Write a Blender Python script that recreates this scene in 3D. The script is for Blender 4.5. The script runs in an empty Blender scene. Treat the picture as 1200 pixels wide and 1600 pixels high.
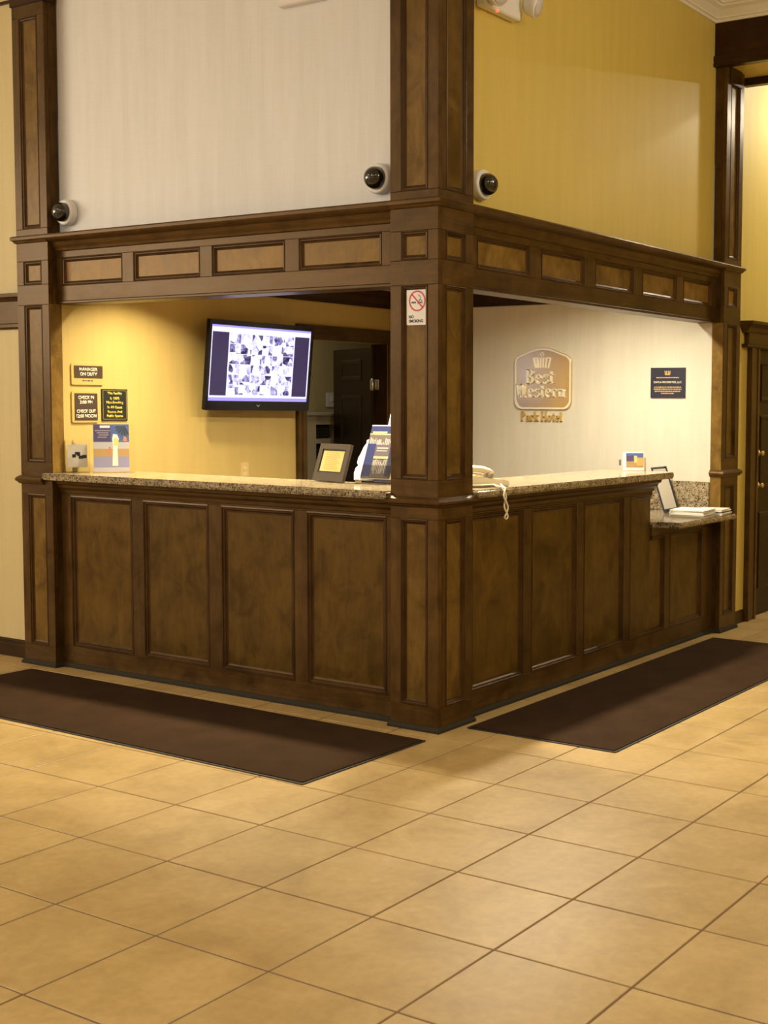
import bpy, bmesh, math, random
from mathutils import Vector, Matrix
random.seed(7)
C = bpy.context.scene.collection
scn = bpy.context.scene
PI = math.pi

# ------------------------------------------------------------------ camera
CAMP = Vector((3.62282758, -4.88622253, 1.57682816))
FPX, YAW, PITCH, ROLL, PCX, PCY = 2014.05, -0.55003987, -0.07031752, 0.00719672, 861.77, 772.36
d = Vector((math.sin(YAW)*math.cos(PITCH), math.cos(YAW)*math.cos(PITCH), math.sin(PITCH)))
r = Vector((math.cos(YAW), -math.sin(YAW), 0)); u = r.cross(d)
r2 = r*math.cos(ROLL) + u*math.sin(ROLL); u2 = -r*math.sin(ROLL) + u*math.cos(ROLL)
cd = bpy.data.cameras.new('camera'); cam = bpy.data.objects.new('camera', cd); C.objects.link(cam)
M = Matrix.Identity(4)
for i in range(3):
    M[i][0], M[i][1], M[i][2], M[i][3] = r2[i], u2[i], -d[i], CAMP[i]
cam.matrix_world = M
cd.sensor_fit = 'HORIZONTAL'; cd.sensor_width = 36; cd.lens = FPX*36/1200
cd.shift_x = -(PCX-600)/1200; cd.shift_y = (PCY-800)/1200
cd.clip_start = .05; cd.clip_end = 60
cd.dof.use_dof = True; cd.dof.focus_distance = 6.3; cd.dof.aperture_fstop = 10
scn.camera = cam

# ------------------------------------------------------------------ world, lamps, exposure
w = bpy.data.worlds.new('world'); scn.world = w; w.use_nodes = True
w.node_tree.nodes['Background'].inputs[0].default_value = (1, .93, .8, 1)
w.node_tree.nodes['Background'].inputs[1].default_value = .12
scn.view_settings.view_transform = 'Standard'; scn.view_settings.look = 'None'
scn.view_settings.gamma = 1; scn.view_settings.exposure = 0.0
scn.view_settings.use_curve_mapping = False
def lamp(name, loc, power, size, col, rot=(0, 0, 0), spread=180):
    l = bpy.data.lights.new(name, 'AREA'); l.shape = 'DISK'; l.size = size; l.energy = power; l.color = col
    l.spread = math.radians(spread)
    o = bpy.data.objects.new(name, l); C.objects.link(o); o.location = loc; o.rotation_euler = rot
    return o
WARM = (1, .87, .58); MID = (1, .91, .70); COOL = (1, .94, .84)
# daylight through the tall windows at the far left of the lobby
def window_light(loc, sx, sy, power, col, rot):
    o = lamp('lobby_window_light', loc, power, 1, col, rot); o.data.shape = 'RECTANGLE'; o.data.size = sx; o.data.size_y = sy
window_light((-6.95, -5.4, 2.75), 1.8, 5.6, 300, (1, .84, .60), (0, -PI/2, 0))
# lobby ceiling lamps in front of the desk
for x, y, p, c in [(-2.4, -3.4, 24, COOL), (.1, -4.6, 46, COOL), (2.6, -6.2, 46, MID), (2.8, -2.6, 24, MID), (4.8, -1.2, 70, MID)]:
    lamp('lobby_ceiling_lamp', (x, y, 4.2), p, .45, c)
l = bpy.data.lights.new('lobby_fill_lamp', 'POINT'); l.energy = 112; l.color = MID; l.shadow_soft_size = .2  # added point lamp, lifts the mustard wall and the white crown
o = bpy.data.objects.new('lobby_fill_lamp', l); C.objects.link(o); o.location = (3.4, .9, 3.75)
# downlights in the ceiling of the reception, in a row behind both openings
for x, y, p, c in [(-2.25, .49, 27, WARM), (-1.40, .49, 38, WARM), (-.50, .50, 40, WARM), (-.50, 1.40, 44, MID), (-.50, 2.25, 33, MID)]:
    lamp('reception_downlight', (x, y, 2.425), p, .13, c, spread=128 if y < 1 else 165)
lamp('office_fill_lamp', (-3.4, 3.1, 2.55), 4, .4, MID)  # unseen fill, added to brighten the office behind the doorway
# downlights of the hallway beyond the portal
for x, y, p in [(.95, 6.0, 68), (.45, 4.48, 25)]:
    lamp('hallway_downlight', (x, y, 4.16), p, .16, MID)

# ------------------------------------------------------------------ materials
class NT:
    def __init__(s, name):
        s.m = bpy.data.materials.new(name); s.m.use_nodes = True; s.t = s.m.node_tree
        s.b = s.t.nodes['Principled BSDF']
    def n(s, typ, **k):
        x = s.t.nodes.new(typ)
        for a, v in k.items():
            if a.startswith('i_'):
                key = a[2:].replace('_', ' ')
                x.inputs[key].default_value = v
            else: setattr(x, a, v)
        return x
    def l(s, a, b): s.t.links.new(a, b)
    def ramp(s, fac, stops):
        x = s.n('ShaderNodeValToRGB'); e = x.color_ramp.elements
        e[0].position, e[0].color = stops[0][0], (*stops[0][1], 1)
        e[1].position, e[1].color = stops[-1][0], (*stops[-1][1], 1)
        for p, c in stops[1:-1]:
            q = e.new(p); q.color = (*c, 1)
        s.l(fac, x.inputs[0]); return x.outputs[0]
    def mix(s, a, b, fac, mode='MIX'):
        x = s.n('ShaderNodeMix', data_type='RGBA', blend_type=mode)
        for i, v in ((0, fac), (6, a), (7, b)):
            if hasattr(v, 'links') or hasattr(v, 'is_linked'): s.l(v, x.inputs[i])
            elif i: x.inputs[i].default_value = (*v, 1)
            else: x.inputs[0].default_value = v
        return x.outputs[2]
    def bump(s, h, strength, dist=.002):
        x = s.n('ShaderNodeBump'); x.inputs['Strength'].default_value = strength; x.inputs['Distance'].default_value = dist
        s.l(h, x.inputs['Height']); s.l(x.outputs[0], s.b.inputs['Normal'])
    def coord(s, scale, offset=True, kind='Object'):
        tc = s.n('ShaderNodeTexCoord') if kind == 'Object' else s.n('ShaderNodeNewGeometry')
        out = tc.outputs['Object' if kind == 'Object' else 'Position']
        if offset:
            oi = s.n('ShaderNodeObjectInfo'); mu = s.n('ShaderNodeVectorMath', operation='SCALE')
            cx = s.n('ShaderNodeCombineXYZ'); s.l(oi.outputs['Random'], cx.inputs[0]); s.l(oi.outputs['Random'], cx.inputs[2]); s.l(oi.outputs['Random'], cx.inputs[1])
            s.l(cx.outputs[0], mu.inputs[0]); mu.inputs['Scale'].default_value = 37
            ad = s.n('ShaderNodeVectorMath', operation='ADD'); s.l(out, ad.inputs[0]); s.l(mu.outputs[0], ad.inputs[1]); out = ad.outputs[0]
        mp = s.n('ShaderNodeMapping'); mp.inputs['Scale'].default_value = scale
        s.l(out, mp.inputs[0]); return mp.outputs[0]
    def noise(s, vec, scale=1, detail=4, rough=.55, dist=0):
        x = s.n('ShaderNodeTexNoise'); x.inputs['Scale'].default_value = scale; x.inputs['Detail'].default_value = detail
        x.inputs['Roughness'].default_value = rough; x.inputs['Distortion'].default_value = dist
        s.l(vec, x.inputs['Vector']); return x.outputs[0]

def plain(name, col, rough=.5, metal=0, spec=.5, emit=0, coat=0, trans=0, alpha=1):
    t = NT(name); b = t.b
    b.inputs['Base Color'].default_value = (*col, 1); b.inputs['Roughness'].default_value = rough
    b.inputs['Metallic'].default_value = metal; b.inputs['Specular IOR Level'].default_value = spec
    b.inputs['Coat Weight'].default_value = coat; b.inputs['Transmission Weight'].default_value = trans
    if emit:
        b.inputs['Emission Color'].default_value = (*col, 1); b.inputs['Emission Strength'].default_value = emit
    # a little surface unevenness so that nothing is perfectly uniform
    n = t.noise(t.coord((1, 1, 1)), 40, 3)
    mr = t.n('ShaderNodeMapRange'); t.l(n, mr.inputs[0])
    mr.inputs[3].default_value = max(0, rough-.06); mr.inputs[4].default_value = min(1, rough+.06)
    t.l(mr.outputs[0], b.inputs['Roughness'])
    return t.m

def wood(name, axis, dark, mid, light, rough=.31, along=1.3, across=16):
    t = NT(name)
    sc = [across]*3; sc['xyz'.index(axis)] = along
    v = t.coord(sc)
    g = t.noise(v, 1.6, 7, .62, 1.2)
    fine = t.noise(t.coord([c*6 for c in sc]), 1.2, 3, .6)
    blot = t.noise(t.coord((1, 1, 1)), 5.5, 5, .6, .8)
    c = t.ramp(g, [(.15, dark), (.52, mid), (.92, light)])
    c = t.mix(c, (.55, .5, .45), t.ramp(fine, [(.52, (0, 0, 0)), (.75, (.5, .5, .5))]), 'MULTIPLY')
    c = t.mix(c, (1.0, .98, .95), 1.0, 'MULTIPLY')
    bl = t.ramp(blot, [(.3, (.52, .50, .46)), (.52, (1, 1, 1)), (.74, (1.32, 1.32, 1.25))])
    c = t.mix(c, bl, 1.0, 'MULTIPLY')
    oi = t.n('ShaderNodeObjectInfo')
    c = t.mix(c, t.ramp(oi.outputs['Random'], [(0, (.86, .86, .86)), (1, (1.12, 1.10, 1.06))]), 1.0, 'MULTIPLY')
    t.l(c, t.b.inputs['Base Color'])
    rr = t.n('ShaderNodeMapRange'); t.l(blot, rr.inputs[0]); rr.inputs[3].default_value = rough-.07; rr.inputs[4].default_value = rough+.12
    t.l(rr.outputs[0], t.b.inputs['Roughness'])
    t.b.inputs['Specular IOR Level'].default_value = .30; t.b.inputs['Specular Tint'].default_value = (1, .66, .36, 1)
    t.bump(fine, .12, .001)
    return t.m
FD, FM, FLT = (.042, .021, .006), (.074, .040, .011), (.108, .062, .018)
PD, PM, PL = (.058, .032, .006), (.098, .056, .0105), (.140, .084, .018)
WOODV = wood('stained_maple_upright', 'z', FD, FM, FLT)
WOODX = wood('stained_maple_lengthwise', 'x', FD, FM, FLT)
WOODY = wood('stained_maple_crosswise', 'y', FD, FM, FLT)
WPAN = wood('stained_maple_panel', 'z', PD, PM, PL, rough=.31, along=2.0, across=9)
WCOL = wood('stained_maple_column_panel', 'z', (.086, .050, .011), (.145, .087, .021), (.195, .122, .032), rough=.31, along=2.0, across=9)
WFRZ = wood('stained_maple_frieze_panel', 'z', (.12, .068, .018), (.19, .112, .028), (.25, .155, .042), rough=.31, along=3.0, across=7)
WMOLD = wood('stained_moulding_wood', 'z', (.035, .017, .007), (.055, .028, .011), (.08, .042, .017), rough=.3)
WDARK = wood('dark_stained_wood', 'x', (.020, .009, .004), (.032, .015, .006), (.05, .024, .010), rough=.33)
WDARKV = wood('dark_stained_upright', 'z', (.020, .009, .004), (.032, .015, .006), (.05, .024, .010), rough=.33)
WDOOR = wood('dark_door_wood', 'z', (.007, .003, .002), (.011, .005, .003), (.018, .008, .005), rough=.33)

def wallpaper(name, col, rough=.55):
    t = NT(name)
    a = t.noise(t.coord((260, 260, 6), False), 1, 2); b = t.noise(t.coord((9, 9, 320), False), 1, 2)
    ad = t.n('ShaderNodeMath', operation='ADD'); t.l(a, ad.inputs[0]); t.l(b, ad.inputs[1])
    hf = t.n('ShaderNodeMath', operation='MULTIPLY'); t.l(ad.outputs[0], hf.inputs[0]); hf.inputs[1].default_value = .5
    lo = t.noise(t.coord((14, 14, 1.2), False), 1, 3)
    c = t.ramp(hf.outputs[0], [(.3, tuple(x*.95 for x in col)), (.7, tuple(min(1, x*1.035) for x in col))])
    c = t.mix(c, t.ramp(lo, [(.35, (.96, .96, .95)), (.65, (1.02, 1.02, 1.02))]), 1.0, 'MULTIPLY')
    t.l(c, t.b.inputs['Base Color']); t.b.inputs['Roughness'].default_value = rough; t.b.inputs['Specular IOR Level'].default_value = .35
    t.bump(hf.outputs[0], .12, .0015)
    return t.m
SHEEN_CREAM = wallpaper('linen_wallpaper_cream_sheen', (.745, .745, .775))  # yellow wallpaper with the whitish sheen of the light painted into its colour
SHEEN_YELLOW = wallpaper('linen_wallpaper_part_sheen', (.60, .50, .27))  # yellow wallpaper lightened partway, light sheen mixed into the base colour
SHEEN_PALE = wallpaper('linen_wallpaper_warm_sheen', (.67, .625, .52))  # yellow wallpaper behind the hotel sign, pale light sheen put into the tint
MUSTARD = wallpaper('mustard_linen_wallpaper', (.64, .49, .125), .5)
MUSTARD_DIM = wallpaper('mustard_linen_wallpaper_darkened', (.50, .36, .12), .5)  # same mustard wallpaper, colour darkened to offset the strong reception downlights
OFFICEW = wallpaper('office_wall_paint', (.52, .44, .24))
CEIL = wallpaper('white_ceiling_paint', (.72, .66, .54), .7)
CROWN = plain('white_crown_paint', (.84, .79, .68), .45)

t = NT('granite_speckle')
vo = t.n('ShaderNodeTexVoronoi'); vo.inputs['Scale'].default_value = 170; t.l(t.coord((1, 1, 1), False), vo.inputs['Vector'])
gsep = t.n('ShaderNodeSeparateColor'); t.l(vo.outputs['Color'], gsep.inputs[0])
gc = t.ramp(gsep.outputs[0], [(.0, (.035, .025, .02)), (.16, (.09, .06, .035)), (.22, (.27, .20, .105)), (.55, (.39, .31, .185)), (.8, (.33, .28, .21)), (1, (.50, .44, .33))])
gn = t.noise(t.coord((1, 1, 1), False), 22, 4)
gc = t.mix(gc, t.ramp(gn, [(.35, (.62, .58, .52)), (.6, (1.05, 1.03, 1))]), 1.0, 'MULTIPLY')
t.l(gc, t.b.inputs['Base Color']); t.b.inputs['Roughness'].default_value = .13
GRANITE = t.m

t = NT('ceramic_floor_tile')
v = t.coord((1, 1, 1), False, 'Geo')
n1 = t.noise(v, 4.2, 6, .6, .6); n2 = t.noise(v, 26, 4, .6)
c = t.ramp(n1, [(.3, (.36, .240, .092)), (.5, (.425, .290, .115)), (.7, (.48, .335, .145))])
c = t.mix(c, t.ramp(n2, [(.35, (.93, .92, .90)), (.65, (1.04, 1.04, 1.04))]), 1.0, 'MULTIPLY')
oi = t.n('ShaderNodeObjectInfo')
c = t.mix(c, t.ramp(oi.outputs['Random'], [(0, (.94, .93, .91)), (1, (1.05, 1.05, 1.05))]), 1.0, 'MULTIPLY')
t.l(c, t.b.inputs['Base Color'])
mr = t.n('ShaderNodeMapRange'); t.l(n1, mr.inputs[0]); mr.inputs[3].default_value = .36; mr.inputs[4].default_value = .48
t.l(mr.outputs[0], t.b.inputs['Roughness']); t.bump(n1, .06, .004)
TILE = t.m
GROUT = plain('brown_grout', (.15, .086, .04), .85)

t = NT('ribbed_mat_pile')
v = t.coord((1, 1, 1), False)
n1 = t.noise(v, 320, 2); n2 = t.noise(v, 5, 4)
c = t.ramp(n1, [(.3, (.022, .010, .0045)), (.7, (.055, .028, .012))])
c = t.mix(c, t.ramp(n2, [(.35, (.85, .85, .85)), (.65, (1.12, 1.12, 1.12))]), 1.0, 'MULTIPLY')
t.l(c, t.b.inputs['Base Color']); t.b.inputs['Roughness'].default_value = .95; t.b.inputs['Specular IOR Level'].default_value = .1
t.bump(n1, .8, .004)
MAT = t.m
RUBBER = plain('black_rubber_edge', (.02, .017, .015), .6)
SHOE = plain('grey_base_strip', (.030, .025, .017), .8, spec=.2)
WHITE = plain('white_plastic', (.78, .76, .77), .35)
PHONE = plain('ivory_phone_plastic', (.74, .66, .50), .35)
PHONED = plain('phone_grey_plastic', (.33, .27, .20), .4)  # darker grey for the keypad and one handset cup
SMOKE = plain('smoked_dome_plastic', (.006, .006, .008), .05, coat=1)
BLACK = plain('black_gloss_plastic', (.005, .0045, .008), .12, spec=.25)
BLACKM = plain('black_matte', (.012, .011, .012), .5)
NAVY = plain('navy_print', (.015, .015, .035), .4)
GOLD = plain('gold_lettering', (.72, .50, .16), .3, metal=.8)
BRASS = plain('polished_brass_frame', (.62, .42, .13), .35, metal=.25)
PLATE = plain('brushed_gold_plate', (.70, .57, .35), .22, metal=1)
CHROME = plain('polished_letter_metal', (.90, .84, .68), .2, metal=.25)
STEEL = plain('steel_hinge', (.75, .72, .66), .3, metal=.9)
SIGNBR = plain('brown_sign_face', (.052, .027, .015), .5)
LETTER = plain('cream_lettering', (.86, .80, .62), .5)
PAPER = plain('white_paper', (.74, .70, .63), .7)
RED = plain('red_print', (.62, .03, .06), .5)
GREYT = plain('dark_grey_print', (.07, .06, .07), .5)
FRAMEBR = plain('brown_frame', (.038, .025, .015), .4)
GOLDPAPER = plain('gold_paper', (.55, .37, .13), .5)
LEDRED = plain('red_indicator', (1, .06, .03), .3, emit=4)
t = NT('clear_acrylic'); t.b.inputs['Base Color'].default_value = (.97, .97, .96, 1); t.b.inputs['Roughness'].default_value = .03
t.b.inputs['Transmission Weight'].default_value = 1; t.b.inputs['IOR'].default_value = 1.2; ACRYL = t.m

# ------------------------------------------------------------------ mesh helpers
ORG = {}
def obj(name, bm, mat, parent=None, origin=None):
    o0 = Vector(ORG[parent.name]) if parent else Vector(origin or (0, 0, 0))
    bmesh.ops.recalc_face_normals(bm, faces=bm.faces)
    bmesh.ops.translate(bm, verts=bm.verts, vec=-o0)
    me = bpy.data.meshes.new(name); bm.to_mesh(me); bm.free()
    me.materials.append(mat)
    o = bpy.data.objects.new(name, me); C.objects.link(o)
    if parent: o.parent = parent
    else: o.location = o0
    ORG[o.name] = tuple(o0)
    return o
def thing(name, loc, label, cat, group=None):
    o = bpy.data.objects.new(name, None); C.objects.link(o); o.location = loc; ORG[o.name] = tuple(loc)
    o.empty_display_size = .1
    return tag(o, label, cat, group)
def tag(o, label, cat, group=None):
    o['label'] = label; o['category'] = cat
    if group: o['group'] = group
    return o
def struct(o): o['kind'] = 'structure'; return o
def BM(): return bmesh.new()
def hexa(bm, pts, bev=0):
    vs = [bm.verts.new(p) for p in pts]
    fs = [bm.faces.new([vs[i] for i in q]) for q in ((0, 1, 2, 3), (7, 6, 5, 4), (0, 4, 5, 1), (1, 5, 6, 2), (2, 6, 7, 3), (3, 7, 4, 0))]
    if bev:
        es = list({e for f in fs for e in f.edges})
        bmesh.ops.bevel(bm, geom=es, offset=bev, segments=1, affect='EDGES')
    return bm
def box(bm, x0, x1, y0, y1, z0, z1, bev=0):
    return hexa(bm, [(x0, y0, z0), (x1, y0, z0), (x1, y1, z0), (x0, y1, z0), (x0, y0, z1), (x1, y0, z1), (x1, y1, z1), (x0, y1, z1)], bev)
def boxF(bm, F, s0, s1, o0, o1, z0, z1, bev=0):
    return hexa(bm, [F(s0, o0, z0), F(s1, o0, z0), F(s1, o1, z0), F(s0, o1, z0), F(s0, o0, z1), F(s1, o0, z1), F(s1, o1, z1), F(s0, o1, z1)], bev)
def FL(y0): return lambda s, o, z: Vector((s, y0-o, z))      # faces -Y, runs along X
def FR(x0): return lambda s, o, z: Vector((x0+o, s, z))      # faces +X, runs along Y
def ring(bm, F, s0, s1, z0, z1, prof, sides='lrbt'):
    """picture-frame moulding: profile (inset, offset) mitred round the opening"""
    loops = []
    for tt, o in prof:
        loops.append([bm.verts.new(F(s0+tt, o, z0+tt)), bm.verts.new(F(s1-tt, o, z0+tt)), bm.verts.new(F(s1-tt, o, z1-tt)), bm.verts.new(F(s0+tt, o, z1-tt))])
    for a, b in zip(loops, loops[1:]):
        for k, sd in enumerate('brtl'):
            if sd in sides:
                bm.faces.new((a[k], a[(k+1) % 4], b[(k+1) % 4], b[k]))
    return bm
MPROF = [(-.001, -.012), (0, .001), (.008, .003), (.012, -.004), (.020, -.005), (.026, -.013), (.036, -.0155), (.036, -.02)]
MSMALL = [(-.001, -.012), (0, .001), (.005, .0025), (.008, -.003), (.014, -.004), (.018, -.011), (.026, -.0155), (.026, -.02)]
def sweep(bm, path, prof):
    """closed profile (o,z) swept along an open xy path, o to the right of travel, mitred"""
    P = [Vector(p) for p in path]; N = []
    for a, b in zip(P, P[1:]):
        q = (b-a).normalized(); N.append(Vector((q.y, -q.x)))
    secs = []
    for i, p in enumerate(P):
        if i == 0: m = N[0]
        elif i == len(P)-1: m = N[-1]
        else:
            m = (N[i-1]+N[i]); m = m/m.length_squared*2 if m.length > .01 else N[i]
        secs.append([bm.verts.new((p.x+m.x*o, p.y+m.y*o, z)) for o, z in prof])
    k = len(prof)
    for a, b in zip(secs, secs[1:]):
        for i in range(k): bm.faces.new((a[i], a[(i+1) % k], b[(i+1) % k], b[i]))
    bm.faces.new(secs[0]); bm.faces.new(secs[-1][::-1])
    return bm
def prism(bm, pts2, F3, h0, h1):
    """polygon pts2 (a,b) extruded from h0 to h1, F3(a,b,h)->point"""
    lo = [bm.verts.new(F3(a, b, h0)) for a, b in pts2]; hi = [bm.verts.new(F3(a, b, h1)) for a, b in pts2]
    n = len(pts2)
    bm.faces.new(lo[::-1]); bm.faces.new(hi)
    for i in range(n): bm.faces.new((lo[i], lo[(i+1) % n], hi[(i+1) % n], hi[i]))
    return bm
def lathe(bm, prof, c, ax, seg=32):
    """profile (radius, height) revolved about axis ax from c"""
    ax = Vector(ax).normalized(); a = ax.orthogonal().normalized(); b = ax.cross(a); c = Vector(c)
    rings = []
    for rr, h in prof:
        if rr < 1e-6: rings.append([bm.verts.new(c+ax*h)])
        else: rings.append([bm.verts.new(c+ax*h+(a*math.cos(2*PI*k/seg)+b*math.sin(2*PI*k/seg))*rr) for k in range(seg)])
    for p, q in zip(rings, rings[1:]):
        for k in range(seg):
            k2 = (k+1) % seg
            if len(p) == 1 and len(q) == 1: continue
            if len(p) == 1: bm.faces.new((p[0], q[k], q[k2]))
            elif len(q) == 1: bm.faces.new((p[k], p[k2], q[0]))
            else: bm.faces.new((p[k], p[k2], q[k2], q[k]))
    for f in bm.faces: f.smooth = True
    return bm
def tube(bm, pts, rad, seg=8, caps=True):
    P = [Vector(p) for p in pts]; rings = []; prev = None
    for i, p in enumerate(P):
        tg = (P[min(i+1, len(P)-1)]-P[max(i-1, 0)]).normalized()
        if prev is None: a = tg.orthogonal().normalized()
        else: a = (prev-tg*prev.dot(tg)).normalized()
        prev = a; b = tg.cross(a); rr = rad[i] if isinstance(rad, (list, tuple)) else rad
        rings.append([bm.verts.new(p+(a*math.cos(2*PI*k/seg)+b*math.sin(2*PI*k/seg))*rr) for k in range(seg)])
    for p, q in zip(rings, rings[1:]):
        for k in range(seg): bm.faces.new((p[k], p[(k+1) % seg], q[(k+1) % seg], q[k]))
    if caps: bm.faces.new(rings[0][::-1]); bm.faces.new(rings[-1])
    for f in bm.faces: f.smooth = True
    return bm
def rrect(x0, x1, y0, y1, rr, k=5):
    out = []
    for cx, cy, a0 in ((x1-rr, y1-rr, 0), (x0+rr, y1-rr, 90), (x0+rr, y0+rr, 180), (x1-rr, y0+rr, 270)):
        for i in range(k+1):
            a = math.radians(a0+90*i/k); out.append((cx+rr*math.cos(a), cy+rr*math.sin(a)))
    return out
def frame3(o, ex, ey):
    o, ex, ey = Vector(o), Vector(ex).normalized(), Vector(ey).normalized(); n = ex.cross(ey)
    return lambda a, b, h: o+ex*a+ey*b+n*h
def text(body, size, F3, mat, parent, h=.001, depth=.0008, align='CENTER', bold=.0, name='lettering', width=None):
    cu = bpy.data.curves.new('lettering', 'FONT'); cu.body = body; cu.size = size; cu.align_x = align; cu.align_y = 'CENTER'
    cu.offset = bold; cu.resolution_u = 3; cu.space_line = .95
    tmp = bpy.data.objects.new('tmp', cu); C.objects.link(tmp); bpy.context.view_layer.update()
    dg = bpy.context.evaluated_depsgraph_get(); me = bpy.data.meshes.new_from_object(tmp.evaluated_get(dg))
    bm = BM(); bm.from_mesh(me); bpy.data.objects.remove(tmp); bpy.data.meshes.remove(me); bpy.data.curves.remove(cu)
    if not bm.verts: bm.free(); return None
    xs = [v.co.x for v in bm.verts]; ys = [v.co.y for v in bm.verts]
    k = width/(max(xs)-min(xs)) if width else 1
    my = (max(ys)+min(ys))/2; mx = (max(xs)+min(xs))/2 if align == 'CENTER' else (min(xs) if align == 'LEFT' else 0)
    for v in bm.verts: v.co = F3((v.co.x-mx)*k, v.co.y-my, h)
    nrm = (F3(0, 0, 1)-F3(0, 0, 0))
    ret = bmesh.ops.extrude_face_region(bm, geom=bm.faces[:])
    bmesh.ops.translate(bm, verts=[e for e in ret['geom'] if isinstance(e, bmesh.types.BMVert)], vec=nrm*depth)
    return obj(name, bm, mat, parent)

# ------------------------------------------------------------------ layout constants (metres)
L1, L2, W, CL = 2.797, 3.25, .285, 4.25
HB, HT = 2.15, 2.50            # beam bottom and top
CZ = 1.15                      # counter top

# ------------------------------------------------------------------ floor and tiles
TS, TH = .4506, .00356
TO = Vector((.694, -2.331, 0)); ex, ey = Vector((math.cos(TH), math.sin(TH), 0)), Vector((-math.sin(TH), math.cos(TH), 0))
bm = BM(); box(bm, -7, 7.2, -8.6, 9, -.2, -.0025)
floor = struct(obj('floor', bm, GROUT))
def topx(p):
    v = Vector(p)-CAMP; z = v.dot(d)
    if z < .3: return None
    return (PCX+FPX*v.dot(r2)/z, PCY-FPX*v.dot(u2)/z, z)
bm = BM(); hg = .0038
box(bm, hg, TS-hg, hg, TS-hg, -.012, 0, .0016)
tile_me = bpy.data.meshes.new('tile'); bm.to_mesh(tile_me); bm.free(); tile_me.materials.append(TILE)
rest = BM(); ntile = 0; cands = []
for b in range(-17, 15):
    for a in range(-14, 26):
        o = TO+ex*(b*TS)+ey*(a*TS); c = o+ex*TS/2+ey*TS/2
        if not (-6.9 < o.x and c.x+TS/2 < 7.1 and -8.5 < o.y and c.y+TS/2 < 8.9): continue
        if c.x < -.35 and c.y > .5: continue
        q = topx(c)
        seen = q and -110 < q[0] < 1310 and 700 < q[1] < 1760
        cands.append((q[2] if seen else 99, o))
cands.sort(key=lambda k: k[0])
for k, (z, o) in enumerate(cands):
    if z < 90 and k < 300:
        t_ = bpy.data.objects.new('tile', tile_me); C.objects.link(t_); t_.parent = floor
        t_.location = o+Vector((0, 0, random.uniform(-.0004, .0003))); t_.rotation_euler = (0, 0, TH)
    else:
        pts = [o+ex*hg+ey*hg, o+ex*(TS-hg)+ey*hg, o+ex*(TS-hg)+ey*(TS-hg), o+ex*hg+ey*(TS-hg)]
        hexa(rest, [(p.x, p.y, -.008) for p in pts]+[(p.x, p.y, 0) for p in pts])
o = obj('tile_field', rest, TILE, floor); o['kind'] = 'stuff'

# ------------------------------------------------------------------ walls, ceilings
def wall(name, b, mat):
    bm = BM(); box(bm, *b); return struct(obj(name, bm, mat))
wall('wall_left', (-7, -3.081, .09, .24, 0, CL), SHEEN_YELLOW)
wall('wall_upper_left', (-2.797, -.285, .09, .21, HT, CL), SHEEN_CREAM)
wall('wall_upper_right', (-.21, -.09, .285, L2, HT, CL), MUSTARD)
# wall with the screen, with its doorway
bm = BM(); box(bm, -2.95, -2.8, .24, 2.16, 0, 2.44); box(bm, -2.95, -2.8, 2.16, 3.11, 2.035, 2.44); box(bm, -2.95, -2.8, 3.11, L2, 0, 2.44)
struct(obj('wall_reception_left', bm, MUSTARD_DIM))
wall('wall_reception_end_left', (-3.081, -2.8, .085, .24, 0, 2.44), MUSTARD_DIM)
wall('wall_reception_back', (-2.95, -.0851, L2, L2+.15, 0, 2.44), SHEEN_PALE)
wall('ceiling_reception', (-2.95, -.2101, .2101, L2+.15, 2.44, 2.49), CEIL)
# hallway beyond the portal
bm = BM(); box(bm, -.2, -.06, 3.5301, 4.03, 0, CL); box(bm, -.2, -.06, 4.03, 5.0, 2.0, CL); box(bm, -.2, -.06, 5.0, 8.6, 0, CL)
struct(obj('wall_hallway_left', bm, MUSTARD))
wall('wall_hallway_end', (-.2, 7.0, 8.6, 8.75, 0, CL), MUSTARD)
wall('wall_right', (7.0, 7.15, -8.6, 8.6, 0, CL), MUSTARD)
wall('wall_front', (-7, 7.0, -8.75, -8.6, 0, CL), SHEEN_CREAM)
wall('wall_far_left', (-7.15, -7, -8.6, .24, 0, CL), SHEEN_CREAM)
wall('ceiling', (-7, 7.0, -8.6, 8.6, CL, CL+.1), CEIL)
# back office seen through the doorway
wall('wall_office_back', (-4.35, -4.2, 1.4, 5.2, 0, 2.6), OFFICEW)
wall('wall_office_right', (-4.2, -2.95, 5.05, 5.2, 0, 2.6), OFFICEW)
wall('wall_office_left', (-4.2, -2.95, 1.4, 1.5, 0, 2.6), OFFICEW)
wall('wall_office_front', (-2.95, -2.8, L2+.15, 5.2, 0, 2.6), OFFICEW)
wall('ceiling_office', (-4.35, -2.8, 1.4, 5.2, 2.6, 2.65), CEIL)
# white crown along the lobby ceiling
CRP = [(0, 4.13), (.012, 4.13), (.014, 4.148), (.028, 4.150), (.030, 4.160), (.040, 4.172), (.062, 4.196), (.088, 4.210), (.090, 4.222), (.105, 4.224), (.107, 4.238), (.120, 4.240), (.120, CL), (0, CL)]
bm = BM(); sweep(bm, [(-.09, W), (-.09, L2-.02), (3.4, L2-.02)], CRP); struct(obj('trim_1', bm, CROWN))
bm = BM(); sweep(bm, [(-L1, .09), (-.285, .09)], CRP); struct(obj('trim_2', bm, CROWN))
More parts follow.
